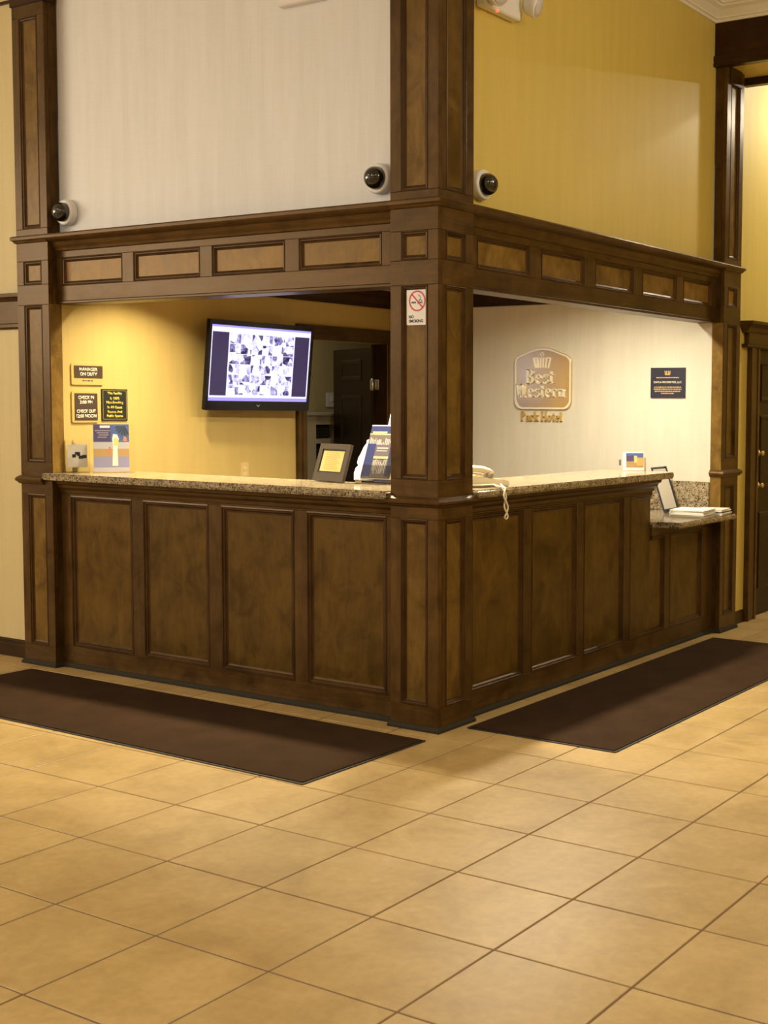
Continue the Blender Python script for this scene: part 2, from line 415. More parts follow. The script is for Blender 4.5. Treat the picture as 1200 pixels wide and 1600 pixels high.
# left wall: baseboard, mid band and thin top line
bm = BM(); sweep(bm, [(-7, .09), (-3.081, .09)], [(0, 0), (.018, 0), (.018, .075), (.014, .08), (.014, .098), (.004, .108), (0, .108)]); struct(obj('baseboard_left', bm, WDARK))
bm = BM(); sweep(bm, [(-7, .09), (-3.081, .09)], [(0, 2.0), (.012, 2.0), (.02, 2.012), (.02, 2.03), (.012, 2.036), (.012, 2.165), (.03, 2.185), (.05, 2.19), (.052, 2.212), (0, 2.216)]); struct(obj('trim_3', bm, WOODX))
bm = BM(); sweep(bm, [(-7, .09), (-3.081, .09)], [(0, 3.915), (.014, 3.915), (.014, 3.932), (0, 3.932)]); struct(obj('trim_4', bm, WDARK))
bm = BM(); sweep(bm, [(-.06, 3.531), (-.06, 3.80)], [(0, 0), (.016, 0), (.016, .075), (.006, .09), (0, .09)]); struct(obj('baseboard_hallway', bm, WDARKV))
# dark crown inside the reception
bm = BM(); sweep(bm, [(-2.8, .25), (-2.8, L2), (-.3, L2)], [(0, 2.305), (.012, 2.305), (.016, 2.335), (.030, 2.38), (.034, 2.405), (.045, 2.412), (.045, 2.44), (0, 2.44)]); struct(obj('trim_5', bm, WDARK))
# beam of the portal on the right
t_ = thing('portal_beam', (1.5, L2, 3.8), 'dark wooden beam across the hallway opening, under the white crown at top right', 'beam')
bm = BM(); box(bm, -.095, 3.4, L2-.02, L2+.03, 3.90, 4.14, .003); obj('fascia_board', bm, WDARK, t_)
bm = BM(); sweep(bm, [(-.115, L2+.03), (-.115, L2-.02), (3.4, L2-.02)], [(-.04, 3.84), (.02, 3.84), (.022, 3.855), (.016, 3.875), (.022, 3.89), (.018, 3.912), (-.04, 3.915)]); obj('lower_moulding', bm, WDARK, t_)
bm = BM(); box(bm, -.055, 3.4, L2+.04, 3.62, 3.847, 4.2); obj('soffit', bm, MUSTARD, t_)
bm = BM(); box(bm, -.055, 3.4, 3.62, 3.68, 3.795, 4.2, .003); obj('rear_board', bm, WDARK, t_)

# ------------------------------------------------------------------ panelled columns
ZR = [(0, .12), (1.022, 1.21), (2.13, 2.246), (2.384, 2.57), (3.775, 3.90)]    # rails
ST = .062
CAPLOW = [(-.01, 1.078), (0, 1.078), (.010, 1.083), (.016, 1.092), (.024, 1.098), (.026, 1.108), (.020, 1.118), (.006, 1.128), (-.01, 1.130)]
CORN = [(-.01, 2.488), (0, 2.488), (.008, 2.492), (.014, 2.502), (.024, 2.508), (.026, 2.522), (.020, 2.530), (-.01, 2.532)]
def colface(t_, F, s0, s1, lo_inset, hi_inset, rail_mat, low=0):
    b = .002
    for k, (z0, z1) in enumerate(ZR):
        bm = BM(); boxF(bm, F, s0+lo_inset, s1-hi_inset, -.03, 0, z0, z1, b); obj('rail', bm, rail_mat, t_)
    for (a, z0), (z1, e) in zip([(z[0], z[1]) for z in ZR], [(z[0], z[1]) for z in ZR[1:]]):
        bm = BM(); boxF(bm, F, s0+lo_inset, s0+ST, -.03, 0, z0, z1, b); obj('stile', bm, WOODV, t_)
        bm = BM(); boxF(bm, F, s1-ST, s1-hi_inset, -.03, 0, z0, z1, b); obj('stile', bm, WOODV, t_)
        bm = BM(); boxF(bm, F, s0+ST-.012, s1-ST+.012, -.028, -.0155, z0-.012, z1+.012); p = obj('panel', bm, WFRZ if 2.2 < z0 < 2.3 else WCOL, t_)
        bm = BM(); ring(bm, F, s0+ST, s1-ST, z0, z1, MSMALL); obj('panel_moulding', bm, WMOLD, p)
    
def shoe(t_, path):
    bm = BM(); sweep(bm, path, [(-.01, 0), (.014, 0), (.014, .012), (.006, .026), (-.01, .026)]); obj('base_strip', bm, SHOE, t_)
def capital(t_, x0, x1, y0, y1):
    bm = BM(); box(bm, x0, x1, y0, y1, 3.845, CL, .004); obj('capital_block', bm, WDARK, t_)

col_c = thing('corner_column', (-W/2, W/2, 0), 'panelled brown wooden corner column between the two counters, carrying the no-smoking sign', 'column')
bm = BM(); box(bm, -W, -.0301, .0301, W, 0, CL); obj('core', bm, WOODV, col_c)
colface(col_c, FL(0), -W, 0, 0, 0, WOODX); colface(col_c, FR(0), 0, W, .0302, 0, WOODY)
bm = BM(); sweep(bm, [(-W, .03), (-W, 0), (0, 0), (0, W), (-.03, W)], CAPLOW); obj('cap_moulding', bm, WOODX, col_c)
bm = BM(); sweep(bm, [(-W, .0), (0, 0), (0, W)], CORN); obj('cornice', bm, WOODX, col_c)
shoe(col_c, [(-W, .06), (-W, 0), (0, 0), (0, W), (-.06, W)])
capital(col_c, -W, .012, -.012, W)

col_l = thing('end_column', (-L1-W/2, .04, 0), 'panelled brown wooden column at the left end of the long counter', 'column')
bm = BM(); box(bm, -L1-W, -L1, .0301, .085, 0, CL); obj('core', bm, WOODV, col_l)
colface(col_l, FL(0), -L1-W, -L1, 0, 0, WOODX)
bm = BM(); box(bm, -L1, -L1+.003, .004, .0845, 1.152, HB-.017); obj('jamb_board', bm, WFRZ, col_l)
bm = BM(); sweep(bm, [(-L1-W, .085), (-L1-W, 0), (-2.868, 0)], CAPLOW); obj('cap_moulding', bm, WOODX, col_l)
bm = BM(); sweep(bm, [(-L1-W, .085), (-L1-W, 0), (-L1, 0)], CORN); obj('cornice', bm, WOODX, col_l)
shoe(col_l, [(-L1-W, .085), (-L1-W, 0), (-L1, 0), (-L1, .05)])
capital(col_l, -L1-W-.004, -L1+.01, -.012, .085)

col_r = thing('wall_column', (-.04, L2+W/2, 0), 'panelled brown wooden column at the right, between low shelf and hallway', 'column')
bm = BM(); box(bm, -.085, -.0301, L2, L2+.28, 0, CL); obj('core', bm, WOODV, col_r)
colface(col_r, FR(0), L2, L2+.28, 0, 0, WOODY)
bm = BM(); box(bm, -.0845, -.004, L2-.003, L2, .838, HB-.017); obj('jamb_board', bm, WFRZ, col_r)
bm = BM(); sweep(bm, [(-.085, L2), (0, L2), (0, L2+.28), (-.06, L2+.28)], CAPLOW); obj('cap_moulding', bm, WOODY, col_r)
bm = BM(); sweep(bm, [(0, L2), (0, L2+.28), (-.06, L2+.28)], CORN); obj('cornice', bm, WOODY, col_r)
shoe(col_r, [(-.05, L2), (0, L2), (0, L2+.28), (-.06, L2+.28)])
bm = BM(); box(bm, -.06, .012, L2+.035, 3.465, 3.735, 3.86, .003); obj('capital_block', bm, WDARK, col_r)

# ------------------------------------------------------------------ panelled beams over the openings
SHELF = [(-.03, 2.435), (0, 2.435), (.010, 2.440), (.014, 2.452), (.026, 2.468), (.034, 2.486), (.060, 2.492), (.076, 2.500), (.084, 2.508), (.086, 2.522), (.080, 2.530), (-.03, 2.534)]
def beam(t_, F, s0, s1, ops, rmat, corebox, path):
    bm = BM(); box(bm, *corebox); obj('core', bm, rmat, t_)
    for z0, z1 in ((HB, 2.238), (2.40, 2.5)):
        bm = BM(); boxF(bm, F, s0, s1, -.02, 0, z0, z1, .002); obj('rail', bm, rmat, t_)
    e = [s0]+[v for o in ops for v in o]+[s1]
    for a, b in zip(e[::2], e[1::2]):
        if b-a > .005:
            bm = BM(); boxF(bm, F, a, b, -.02, 0, 2.238, 2.40, .0015); obj('stile', bm, WOODV, t_)
    for a, b in ops:
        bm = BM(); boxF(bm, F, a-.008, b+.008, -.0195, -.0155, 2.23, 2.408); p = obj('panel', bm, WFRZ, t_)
        bm = BM(); ring(bm, F, a, b, 2.238, 2.40, MSMALL); obj('panel_moulding', bm, WMOLD, p)
    bm = BM(); boxF(bm, F, s0, s1, -.14, .008, HB-.016, HB, .003); obj('bottom_bead', bm, WMOLD, t_)
    bm = BM(); sweep(bm, path, SHELF); obj('cornice', bm, rmat, t_)
bl = thing('panelled_beam', (-1.54, .12, HB), 'wooden beam of four panels over the left opening, under the cream wall', 'beam')
beam(bl, FL(.06), -L1, -W, [(-2.755, -2.237), (-2.147, -1.626), (-1.537, -1.015), (-.922, -.385)], WOODX, (-L1, -W, .08, .21, HB, 2.5), [(-L1, .06), (-W, .06)])
br = thing('panelled_beam', (-.12, 1.77, HB), 'wooden beam of five panels over the right opening, under the mustard wall', 'beam')
beam(br, FR(-.06), W, L2, [(.40, .89), (1.0, 1.463), (1.58, 2.055), (2.165, 2.643), (2.738, 3.176)], WOODY, (-.21, -.08, W, L2, HB, 2.5), [(-.06, W), (-.06, L2)])

# ------------------------------------------------------------------ counters
TOPM = [(-.02, 1.03), (0, 1.03), (.006, 1.034), (.010, 1.052), (.024, 1.066), (.028, 1.08), (.040, 1.088), (.044, 1.108), (-.02, 1.109)]
ZB, ZT = .128, 1.02
def cframe(t_, F, s0, s1, ops, rmat, z1=ZT, top=1.109):
    bm = BM(); boxF(bm, F, s0, s1, -.02, 0, 0, ZB, .002); obj('rail', bm, rmat, t_)
    bm = BM(); boxF(bm, F, s0, s1, -.02, 0, z1, top, .002); obj('rail', bm, rmat, t_)
    e = [s0]+[v for o in ops for v in o]+[s1]
    for a, b in zip(e[::2], e[1::2]):
        if b-a > .005:
            bm = BM(); boxF(bm, F, a, b, -.02, 0, ZB, z1, .002); obj('stile', bm, WOODV, t_)
    for a, b in ops:                                             # where a panel runs on past the end of a unit it has no moulding there
        lo_end, hi_end = abs(a-s0) < 1e-6, abs(b-s1) < 1e-6
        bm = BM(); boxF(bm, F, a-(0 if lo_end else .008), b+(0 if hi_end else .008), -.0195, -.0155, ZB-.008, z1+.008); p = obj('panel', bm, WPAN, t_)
        bm = BM(); ring(bm, F, a-(.04 if lo_end else 0), b+(.04 if hi_end else 0), ZB, z1, MPROF, 'bt'+('' if lo_end else 'l')+('' if hi_end else 'r'))
        if lo_end or hi_end:
            g = F(s0 if lo_end else s1, 0, 0); bmesh.ops.bisect_plane(bm, geom=bm.verts[:]+bm.edges[:]+bm.faces[:], plane_co=g, plane_no=(F(1, 0, 0)-F(0, 0, 0))*(-1 if lo_end else 1), clear_outer=True)
        obj('panel_moulding', bm, WMOLD, p)
cl = thing('reception_counter', (-1.54, .13, 0), 'long brown wooden counter front of four tall panels, left of the corner column', 'counter')
bm = BM(); box(bm, -L1, -W, .0801, .2, 0, 1.109); obj('core', bm, WOODX, cl)
cframe(cl, FL(.06), -L1, -W, [(-2.715, -2.19), (-2.10, -1.585), (-1.49, -.965), (-.88, -.358)], WOODX)
bm = BM(); sweep(bm, [(-L1, .06), (-W, .06)], TOPM); obj('top_moulding', bm, WOODX, cl)
shoe(cl, [(-L1, .06), (-W, .06)])
cr = thing('reception_counter', (-.13, 1.3, 0), 'darker wooden counter front right of the corner column, below the phone', 'counter')
YE = 2.335
bm = BM(); box(bm, -.2, -.0801, W, YE, 0, 1.109); obj('core', bm, WOODY, cr)
cframe(cr, FR(-.06), W, YE, [(.36, .845), (.92, 1.405), (1.48, 1.965), (2.04, YE)], WOODY)
bm = BM(); sweep(bm, [(-.06, W), (-.06, YE), (-.2, YE)], TOPM); obj('top_moulding', bm, WOODY, cr)
shoe(cr, [(-.06, W), (-.06, YE)])
lo = thing('low_counter', (-.13, 2.8, 0), 'low wooden counter front under the lowered granite shelf, beside the right column', 'counter')
bm = BM(); box(bm, -.2, -.0801, YE, L2, 0, .799); obj('core', bm, WOODY, lo)
cframe(lo, FR(-.06), YE, L2, [(YE, 2.52), (2.59, 3.08)], WOODY, .745, .799)
shoe(lo, [(-.06, YE), (-.06, L2)])

def slab(bm, poly, z0, z1, bev=.009):
    n0 = len(bm.edges)
    prism(bm, poly, lambda a, b, h: Vector((a, b, h)), z0, z1)
    if bev: bmesh.ops.bevel(bm, geom=[e for e in bm.edges if abs(e.verts[0].co.z-e.verts[1].co.z) < 1e-6], offset=bev, segments=3, affect='EDGES')
    return bm
def arc(cx, cy, rr, a0, a1, k=6): return [(cx+rr*math.cos(math.radians(a0+(a1-a0)*i/k)), cy+rr*math.sin(math.radians(a0+(a1-a0)*i/k))) for i in range(k+1)]
bm = BM(); slab(bm, arc(-2.838, .002-.005, .03, 180, 270)+[(-W-.002, -.033), (-W-.002, .284), (-.503, .284), (-.503, .44), (-2.795, .44), (-2.795, -.003), (-2.868, -.003)], 1.111, CZ)
g1 = tag(obj('granite_countertop', bm, GRANITE, None, (-1.54, .2, 1.111)), 'long speckled granite countertop left of the corner column', 'countertop')
bm = BM(); slab(bm, [(-.5, W+.002), (.032, W+.002)]+arc(-.02, 2.435, .052, 0, 90)+[(-.5, 2.487)], 1.111, CZ)
g2 = tag(obj('granite_countertop', bm, GRANITE, None, (-.2, 1.4, 1.111)), 'speckled granite countertop right of the corner column, under the phone', 'countertop')
bm = BM(); slab(bm, [(.115, 2.39), (.118, 3.247), (-.5, 3.247), (-.5, YE+.003), (-.058, YE+.003), (-.058, 2.39)], .80, .836)
g3 = tag(obj('granite_shelf', bm, GRANITE, None, (-.15, 2.8, .8)), 'lowered granite shelf at the right end, holding papers and a menu', 'shelf')
bm = BM(); box(bm, -.7, -.087, L2-.02, L2-.0005, .8365, 1.045, .003)
tag(obj('granite_backsplash', bm, GRANITE, None, (-.3, L2, .84)), 'upright granite backsplash on the cream wall behind the low shelf', 'backsplash')

# ------------------------------------------------------------------ floor mats
def mat(x0, x1, y0, y1, rot, label):
    c = Vector(((x0+x1)/2, (y0+y1)/2, 0)); hx, hy = (x1-x0)/2, (y1-y0)/2
    R = Matrix.Rotation(rot, 3, 'Z'); F3 = lambda a, b, h: c+R @ Vector((a, b, h))
    o = thing('floor_mat', c, label, 'mat', 'brown floor mats along the counters')
    bm = BM(); prism(bm, rrect(-hx, hx, -hy, hy, .01, 2), F3, .0005, .005); obj('rubber_border', bm, RUBBER, o)
    bm = BM(); prism(bm, rrect(-hx+.012, hx-.012, -hy+.012, hy-.012, .01, 2), F3, .0052, .009); obj('pile', bm, MAT, o)
mat(-2.875, .035, -.955, -.125, -.012, 'long dark brown mat on the tiles before the left counter')
mat(.05, .872, .158, 3.05, .004, 'long dark brown mat on the tiles before the right counter')

# ------------------------------------------------------------------ hallway door
dr = bpy.data.objects.new('door_1', None); C.objects.link(dr); dr.location = (-.06, 4.5, 0); ORG['door_1'] = (-.06, 4.5, 0); struct(dr)
HF = FR(-.06)
for s0, s1 in ((3.80, 3.965), (5.0, 5.16)):
    bm = BM(); boxF(bm, HF, s0, s1, .0005, .03, 0, 1.99, .003); boxF(bm, HF, s0, s0+.03, .03, .042, 0, 1.99, .003); boxF(bm, HF, s1-.035, s1, .03, .036, 0, 1.99, .002); obj('casing', bm, WOODV, dr)
bm = BM(); boxF(bm, HF, 3.74, 5.22, .0005, .04, 1.99, 2.10, .003); obj('head_board', bm, WOODY, dr)
bm = BM(); sweep(bm, [(-.055, 3.70), (-.02, 3.70), (-.02, 5.26)], [(-.03, 1.985), (.0, 1.985), (.012, 1.995), (.012, 2.008), (0, 2.012), (-.03, 2.012)]); obj('head_bead', bm, WMOLD, dr)
bm = BM(); sweep(bm, [(-.055, 3.70), (-.02, 3.70), (-.02, 5.26)], [(-.03, 2.09), (0, 2.09), (.012, 2.10), (.03, 2.125), (.062, 2.145), (.075, 2.15), (.078, 2.17), (-.03, 2.178)]); obj('head_cornice', bm, WOODY, dr)
bm = BM(); boxF(bm, HF, 3.965, 5.0, -.06, -.02, .006, 1.99); leaf = obj('leaf', bm, WDOOR, dr)
for s0, s1 in ((4.10, 4.43), (4.55, 4.88)):
    for z0, z1 in ((.2, .78), (.95, 1.5), (1.6, 1.88)):
        bm = BM(); ring(bm, HF, s0, s1, z0, z1, [(-.002, -.019), (0, -.015), (.012, -.008), (.025, -.012), (.04, -.019)]); obj('panel_moulding', bm, WDOOR, leaf)
for z in (1.22, .98):
    bm = BM(); lathe(bm, [(.0, .0), (.024, .0), (.024, .006), (.010, .01), (.010, .025), (.017, .030), (.019, .04), (.011, .047), (0, .049)], (-.08, 4.09, z), (1, 0, 0), 16); obj('knob', bm, BRASS, leaf)

# ------------------------------------------------------------------ doorway in the screen wall and the office behind
dw = bpy.data.objects.new('door_2', None); C.objects.link(dw); dw.location = (-2.8, 2.6, 0); ORG['door_2'] = (-2.8, 2.6, 0); struct(dw)
DF = FR(-2.8)
bm = BM(); boxF(bm, DF, 2.06, 2.163, .0005, .022, 0, 2.03, .003); boxF(bm, DF, 2.06, 2.085, .022, .032, 0, 2.03, .002); boxF(bm, DF, 2.11, 2.13, .022, .027, 0, 2.03, .002); obj('casing', bm, WOODV, dw)
bm = BM(); boxF(bm, DF, 3.11, 3.21, .0005, .022, 0, 2.03, .003); obj('casing', bm, WOODV, dw)
bm = BM(); boxF(bm, DF, 2.06, 3.21, .0005, .022, 2.03, 2.135, .003); boxF(bm, DF, 2.06, 3.21, .022, .03, 2.11, 2.135, .002); boxF(bm, DF, 2.06, 3.21, .022, .028, 2.06, 2.075, .002); obj('head_casing', bm, WOODY, dw)
bm = BM(); box(bm, -2.949, -2.801, 3.092, 3.11, 0, 2.03); box(bm, -2.949, -2.801, 2.161, 2.175, 0, 2.03); obj('jamb', bm, WDARKV, dw)
th = math.radians(27); hin = Vector((-2.93, 3.085, 0)); ldir = Vector((-math.cos(th), math.sin(th), 0)); ln = Vector((-ldir.y, ldir.x, 0))
if ln.y > 0: ln = -ln                                            # leaf face that looks back to the doorway
LF = lambda s, o, z: hin+ldir*s+ln*o+Vector((0, 0, z))
bm = BM(); boxF(bm, LF, 0, .82, -.04, 0, .01, 2.01, .002); leaf = obj('leaf', bm, WDOOR, dw)
for s0, s1 in ((.22, .66),):
    for z0, z1 in ((.18, .78), (.88, 1.63), (1.75, 1.92)):
        bm = BM(); ring(bm, LF, s0, s1, z0, z1, [(-.004, -.002), (0, .003), (.012, .006), (.03, .004), (.045, -.002)]); obj('panel_moulding', bm, WDARKV, leaf)
bm = BM(); boxF(bm, LF, .004, .045, 0, .004, 1.675, 1.755, .001); obj('hinge', bm, STEEL, leaf)
bm = BM(); box(bm, -2.915, -2.872, 3.086, 3.0915, 1.675, 1.755, .001); tube(bm, [(-2.925, 3.075, 1.668), (-2.925, 3.075, 1.762)], .011, 10); obj('hinge', bm, STEEL, dw)

oc = thing('office_cabinet', (-4.0, 3.9, 0), 'dim pale cabinet with dark cubbyholes behind the doorway under the screen', 'cabinet')
bm = BM(); box(bm, -4.19, -3.75, 2.9, 3.34, 0, 1.46, .003); box(bm, -4.19, -3.75, 3.57, 4.9, 0, 1.46, .003); box(bm, -4.19, -3.75, 3.34, 3.57, 1.385, 1.46); box(bm, -4.19, -3.75, 3.34, 3.57, 1.225, 1.265); box(bm, -4.19, -3.75, 3.34, 3.57, 0, 1.09); box(bm, -4.19, -4.15, 3.34, 3.57, 1.09, 1.385)
obj('carcass', bm, plain('pale_cabinet_paint', (.42, .36, .24), .5), oc)
bm = BM(); box(bm, -4.19, -3.73, 2.88, 4.92, 1.46, 1.485, .003); obj('top', bm, plain('grey_laminate', (.35, .31, .24), .4), oc)
def devbox(y0, y1, z0, z1, label):
    o = thing('office_device', (-3.9, (y0+y1)/2, z0), label, 'device')
    bm = BM(); box(bm, -4.1, -3.80, y0, y1, z0, z1, .004); obj('housing', bm, BLACKM, o)
    for k in range(3):
        bm = BM(); box(bm, -3.80, -3.797, y0+.02, y1-.02, z0+.02+k*.028, z0+.03+k*.028); obj('vent', bm, GREYT, o)
devbox(3.35, 3.45, 1.266, 1.375, 'black device in the upper cubbyhole, left one of the pair')
devbox(3.46, 3.56, 1.266, 1.375, 'black device in the upper cubbyhole, right one of the pair')
devbox(3.36, 3.55, 1.091, 1.205, 'black device in the lower cubbyhole of the office cabinet')
sw = thing('wall_plate', (-4.2, 4.03, 1.6), 'white plate on the dim office wall beside the open door', 'plate')
bm = BM(); box(bm, -4.1995, -4.185, 3.97, 4.11, 1.53, 1.66, .003); obj('plate', bm, WHITE, sw)
bm = BM(); box(bm, -4.185, -4.175, 4.02, 4.06, 1.58, 1.62, .002); obj('switch', bm, WHITE, sw)

# ------------------------------------------------------------------ dome cameras
def dome(c, n, label):
    o = thing('dome_camera', c, label, 'camera', 'dome security cameras')
    bm = BM(); lathe(bm, [(0, .0005), (.072, .0005), (.074, .006), (.074, .034), (.070, .044), (.062, .047), (.056, .046), (0, .046)], c, n, 40); obj('housing', bm, WHITE, o)
    bm = BM(); lathe(bm, [(.055, .045), (.055, .056)]+[(.055*math.cos(a*PI/16), .056+.055*math.sin(a*PI/16)) for a in range(1, 8)]+[(0, .111)], c, n, 40); obj('dome', bm, SMOKE, o)
dome((-2.712, .09, 2.655), (0, -1, 0), 'white dome camera with black bubble, beside the left end column')
dome((-.405, .09, 2.655), (0, -1, 0), 'white dome camera with black bubble on the cream wall beside the corner column')
dome((-.09, .45, 2.655), (1, 0, 0), 'white dome camera with black bubble on the mustard wall')

# ------------------------------------------------------------------ exit sign and emergency lamp at the top
es = thing('exit_sign', (-.89, .09, 3.7), 'white exit sign cut by the top edge of the picture on the cream wall', 'sign')
bm = BM(); box(bm, -1.045, -.735, .045, .0895, 3.558, 3.78, .006); obj('housing', bm, WHITE, es)
text('EXIT', .18, frame3((-.89, .045, 3.672), (1, 0, 0), (0, 0, 1)), RED, es, .0004, .002, bold=.006, width=.25)
em = thing('emergency_light', (-.09, .6, 3.6), 'white emergency light with two lamp heads at the top of the mustard wall', 'light')
bm = BM(); box(bm, -.0895, -.03, .425, .745, 3.515, 3.68, .008); obj('housing', bm, WHITE, em)
for y, z, sy in ((.455, 3.575, -.2), (.775, 3.60, .3)):
    ax = Vector((1, sy, -.4)).normalized()
    bm = BM(); lathe(bm, [(0, -.035), (.03, -.033), (.05, -.01), (.058, .02), (.058, .04), (.052, .046), (0, .042)], (.005, y, z), ax, 24); h_ = obj('lamp_head', bm, WHITE, em)
    bm = BM(); lathe(bm, [(0, .0421), (.050, .0455), (.048, .050), (.02, .056), (0, .057)], (.005, y, z), ax, 24); obj('lens', bm, plain('frosted_lens', (.62, .58, .60), .3), h_)
bm = BM(); lathe(bm, [(0, 0), (.008, 0), (.007, .006), (0, .008)], (-.036, .535, 3.516), (.3, 0, -1), 12); obj('indicator', bm, LEDRED, em)

# ------------------------------------------------------------------ no-smoking sign
ns = thing('no_smoking_sign', (-.132, .01, 2.03), 'white no smoking sign with red barred circle on the corner column', 'sign')
NF = frame3((-.133, .0155, 2.031), (1, 0, 0), (0, 0, 1))
bm = BM(); prism(bm, rrect(-.063, .063, -.088, .088, .006, 3), NF, .0003, .0025); obj('plate', bm, WHITE, ns)
def annulus(bm, F3, cx, cy, r0, r1, h0, h1, k=40):
    for i in range(k):
        a, b = 2*PI*i/k, 2*PI*(i+1)/k
        prism(bm, [(cx+r0*math.cos(a), cy+r0*math.sin(a)), (cx+r1*math.cos(a), cy+r1*math.sin(a)), (cx+r1*math.cos(b), cy+r1*math.sin(b)), (cx+r0*math.cos(b), cy+r0*math.sin(b))], F3, h0, h1)
def bar2(bm, F3, x0, y0, x1, y1, wd, h0, h1):
    dx, dy = x1-x0, y1-y0; l = math.hypot(dx, dy); px, py = -dy/l*wd/2, dx/l*wd/2
    prism(bm, [(x0+px, y0+py), (x0-px, y0-py), (x1-px, y1-py), (x1+px, y1+py)], F3, h0, h1)
bm = BM()
bar2(bm, NF, -.034, .018, -.008, .018, .008, .0026, .0030)
for i in range(9):
    a = i/8; x = .004+.012*math.sin(a*5)+.012*a; y = .055-.045*a
    if i: bar2(bm, NF, px_, py_, x, y, .003, .0026, .0030)
    px_, py_ = x, y
bar2(bm, NF, .010, .03, .026, .028, .003, .0026, .003); bar2(bm, NF, .026, .028, .030, .012, .003, .0026, .003); bar2(bm, NF, .012, .018, .026, .018, .007, .0026, .003)
obj('cigarette_symbol', bm, GREYT, ns)
bm = BM(); annulus(bm, NF, 0, .025, .042, .049, .0031, .0034); bar2(bm, NF, -.031, .056, .031, -.006, .007, .0031, .0034); obj('barred_circle', bm, RED, ns)
text('NO', .019, frame3((-.133-.050, .0155, 2.031-.049), (1, 0, 0), (0, 0, 1)), NAVY, ns, .0026, .0004, 'LEFT', .0006)
text('SMOKING', .019, frame3((-.133-.050, .0155, 2.031-.069), (1, 0, 0), (0, 0, 1)), NAVY, ns, .0026, .0004, 'LEFT', .0006)

# ------------------------------------------------------------------ signs on the screen wall
def WF(y, z): return frame3((-2.8, y, z), (0, 1, 0), (0, 0, 1))
def brasssign(y0, y1, z0, z1, fz0, label, lines, strip=None):
    o = thing('wall_sign', (-2.8, (y0+y1)/2, z0), label, 'sign'); F3 = WF((y0+y1)/2, (z0+z1)/2); a, b = (y1-y0)/2, (z1-z0)/2
    bm = BM(); prism(bm, rrect(-a, a, -b, b, .012, 4), F3, .0005, .009); obj('brass_back', bm, BRASS, o)
    bm = BM(); prism(bm, rrect(-a+.018, a-.006, fz0-(z0+z1)/2, b-.014, .003, 2), F3, .0091, .0105); obj('face', bm, SIGNBR, o)
    for tx, z, s, wd in lines: text(tx, s, WF((y0+y1)/2+.006, z), LETTER, o, .0106, .001, bold=.0004, width=wd)
    if strip:
        bm = BM(); x = -.038
        for l in (.016, .010, .020, .013): prism(bm, [(x, z0+.021-(z0+z1)/2), (x+l, z0+.021-(z0+z1)/2), (x+l, z0+.029-(z0+z1)/2), (x, z0+.029-(z0+z1)/2)], F3, .0091, .0096); x += l+.005
        obj('small_lettering', bm, GREYT, o)
    return o
brasssign(.142, .372, 1.668, 1.796, 1.708, 'brown and brass sign reading manager on duty, topmost of the wall signs', [('MANAGER', 1.7605, .028, .130), ('ON DUTY', 1.732, .028, .122)], True)
brasssign(.142, .331, 1.443, 1.632, 1.456, 'brown and brass sign giving check in and check out times', [('CHECK IN', 1.593, .028, .112), ('3:00 PM', 1.565, .028, .092), ('CHECK OUT', 1.511, .028, .135), ('12:00 NOON', 1.482, .028, .142)])
o = thing('wall_sign', (-2.8, .456, 1.45), 'black sign with yellow lettering about non-smoking rooms, right of the brass signs', 'sign')
bm = BM(); prism(bm, [(-.097, -.096), (.097, -.096), (.097, .096), (-.097, .096)], WF(.456, 1.549), .0005, .007); obj('face', bm, plain('black_sign_face', (.012, .014, .008), .4), o)
bm = BM()
for a0, b0, a1, b1 in ((-.088, -.087, .088, -.087), (-.088, .087, .088, .087), (-.088, -.087, -.088, .087), (.088, -.087, .088, .087)): bar2(bm, WF(.456, 1.549), a0, b0, a1, b1, .003, .0071, .0076)
obj('border_line', bm, GOLD, o)
YEL = plain('yellow_lettering', (.75, .60, .10), .5)
for k, tx in enumerate(['This Facility', 'Is 100%', 'Non-Smoking', 'In All Guest', 'Rooms And', 'Public Spaces']):
    text(tx, .023, WF(.456, 1.549+.068-k*.0275), YEL, o, .0071, .0006, bold=.0003)

# ------------------------------------------------------------------ television
tvc = Vector((-2.655, 1.560, 1.811)); yw, ti, ro = -.023, .099, -.005
n = Vector((math.cos(yw)*math.cos(ti), math.sin(yw)*math.cos(ti), -math.sin(ti))); rx = Vector((-math.sin(yw), math.cos(yw), 0)); up = n.cross(rx)
rx2 = rx*math.cos(ro)+up*math.sin(ro); up2 = -rx*math.sin(ro)+up*math.cos(ro)
TF = frame3(tvc, rx2, up2); tw, thh = .985, .593
tv = thing('television', tvc, 'black flat television on the mustard wall showing camera pictures', 'television')
bm = BM(); prism(bm, rrect(-.470, tw/2, -thh/2, thh/2, .008, 3), TF, -.024, -.002); prism(bm, rrect(-.38, .40, -.22, .2, .02, 3), TF, -.05, -.0241); obj('housing', bm, BLACK, tv)
sx0, sx1, sz0, sz1 = -.449, .468, -.234, .263
bm = BM()
for a in ((-.470, sx0, -thh/2, thh/2), (sx1, tw/2, -thh/2, thh/2), (sx0, sx1, -thh/2, sz0), (sx0, sx1, sz1, thh/2)):
    prism(bm, [(a[0], a[2]), (a[1], a[2]), (a[1], a[3]), (a[0], a[3])], TF, -.002, .006)
obj('bezel', bm, BLACK, tv)
def screenmat(name, col, e):
    m = plain(name, col, .3, emit=e); m.node_tree.nodes['Principled BSDF'].inputs['Base Color'].default_value = (.01, .01, .01, 1); return m
SW = screenmat('screen_white', (.76, .73, 1.0), 1.35); SN = screenmat('screen_navy', (.075, .05, .22), .42); SBL = screenmat('screen_blue_bar', (.36, .30, .95), 1.3)
bm = BM(); prism(bm, [(sx0, sz0), (sx1, sz0), (sx1, sz1), (sx0, sz1)], TF, -.002, .001); scr = obj('screen', bm, SW, tv)
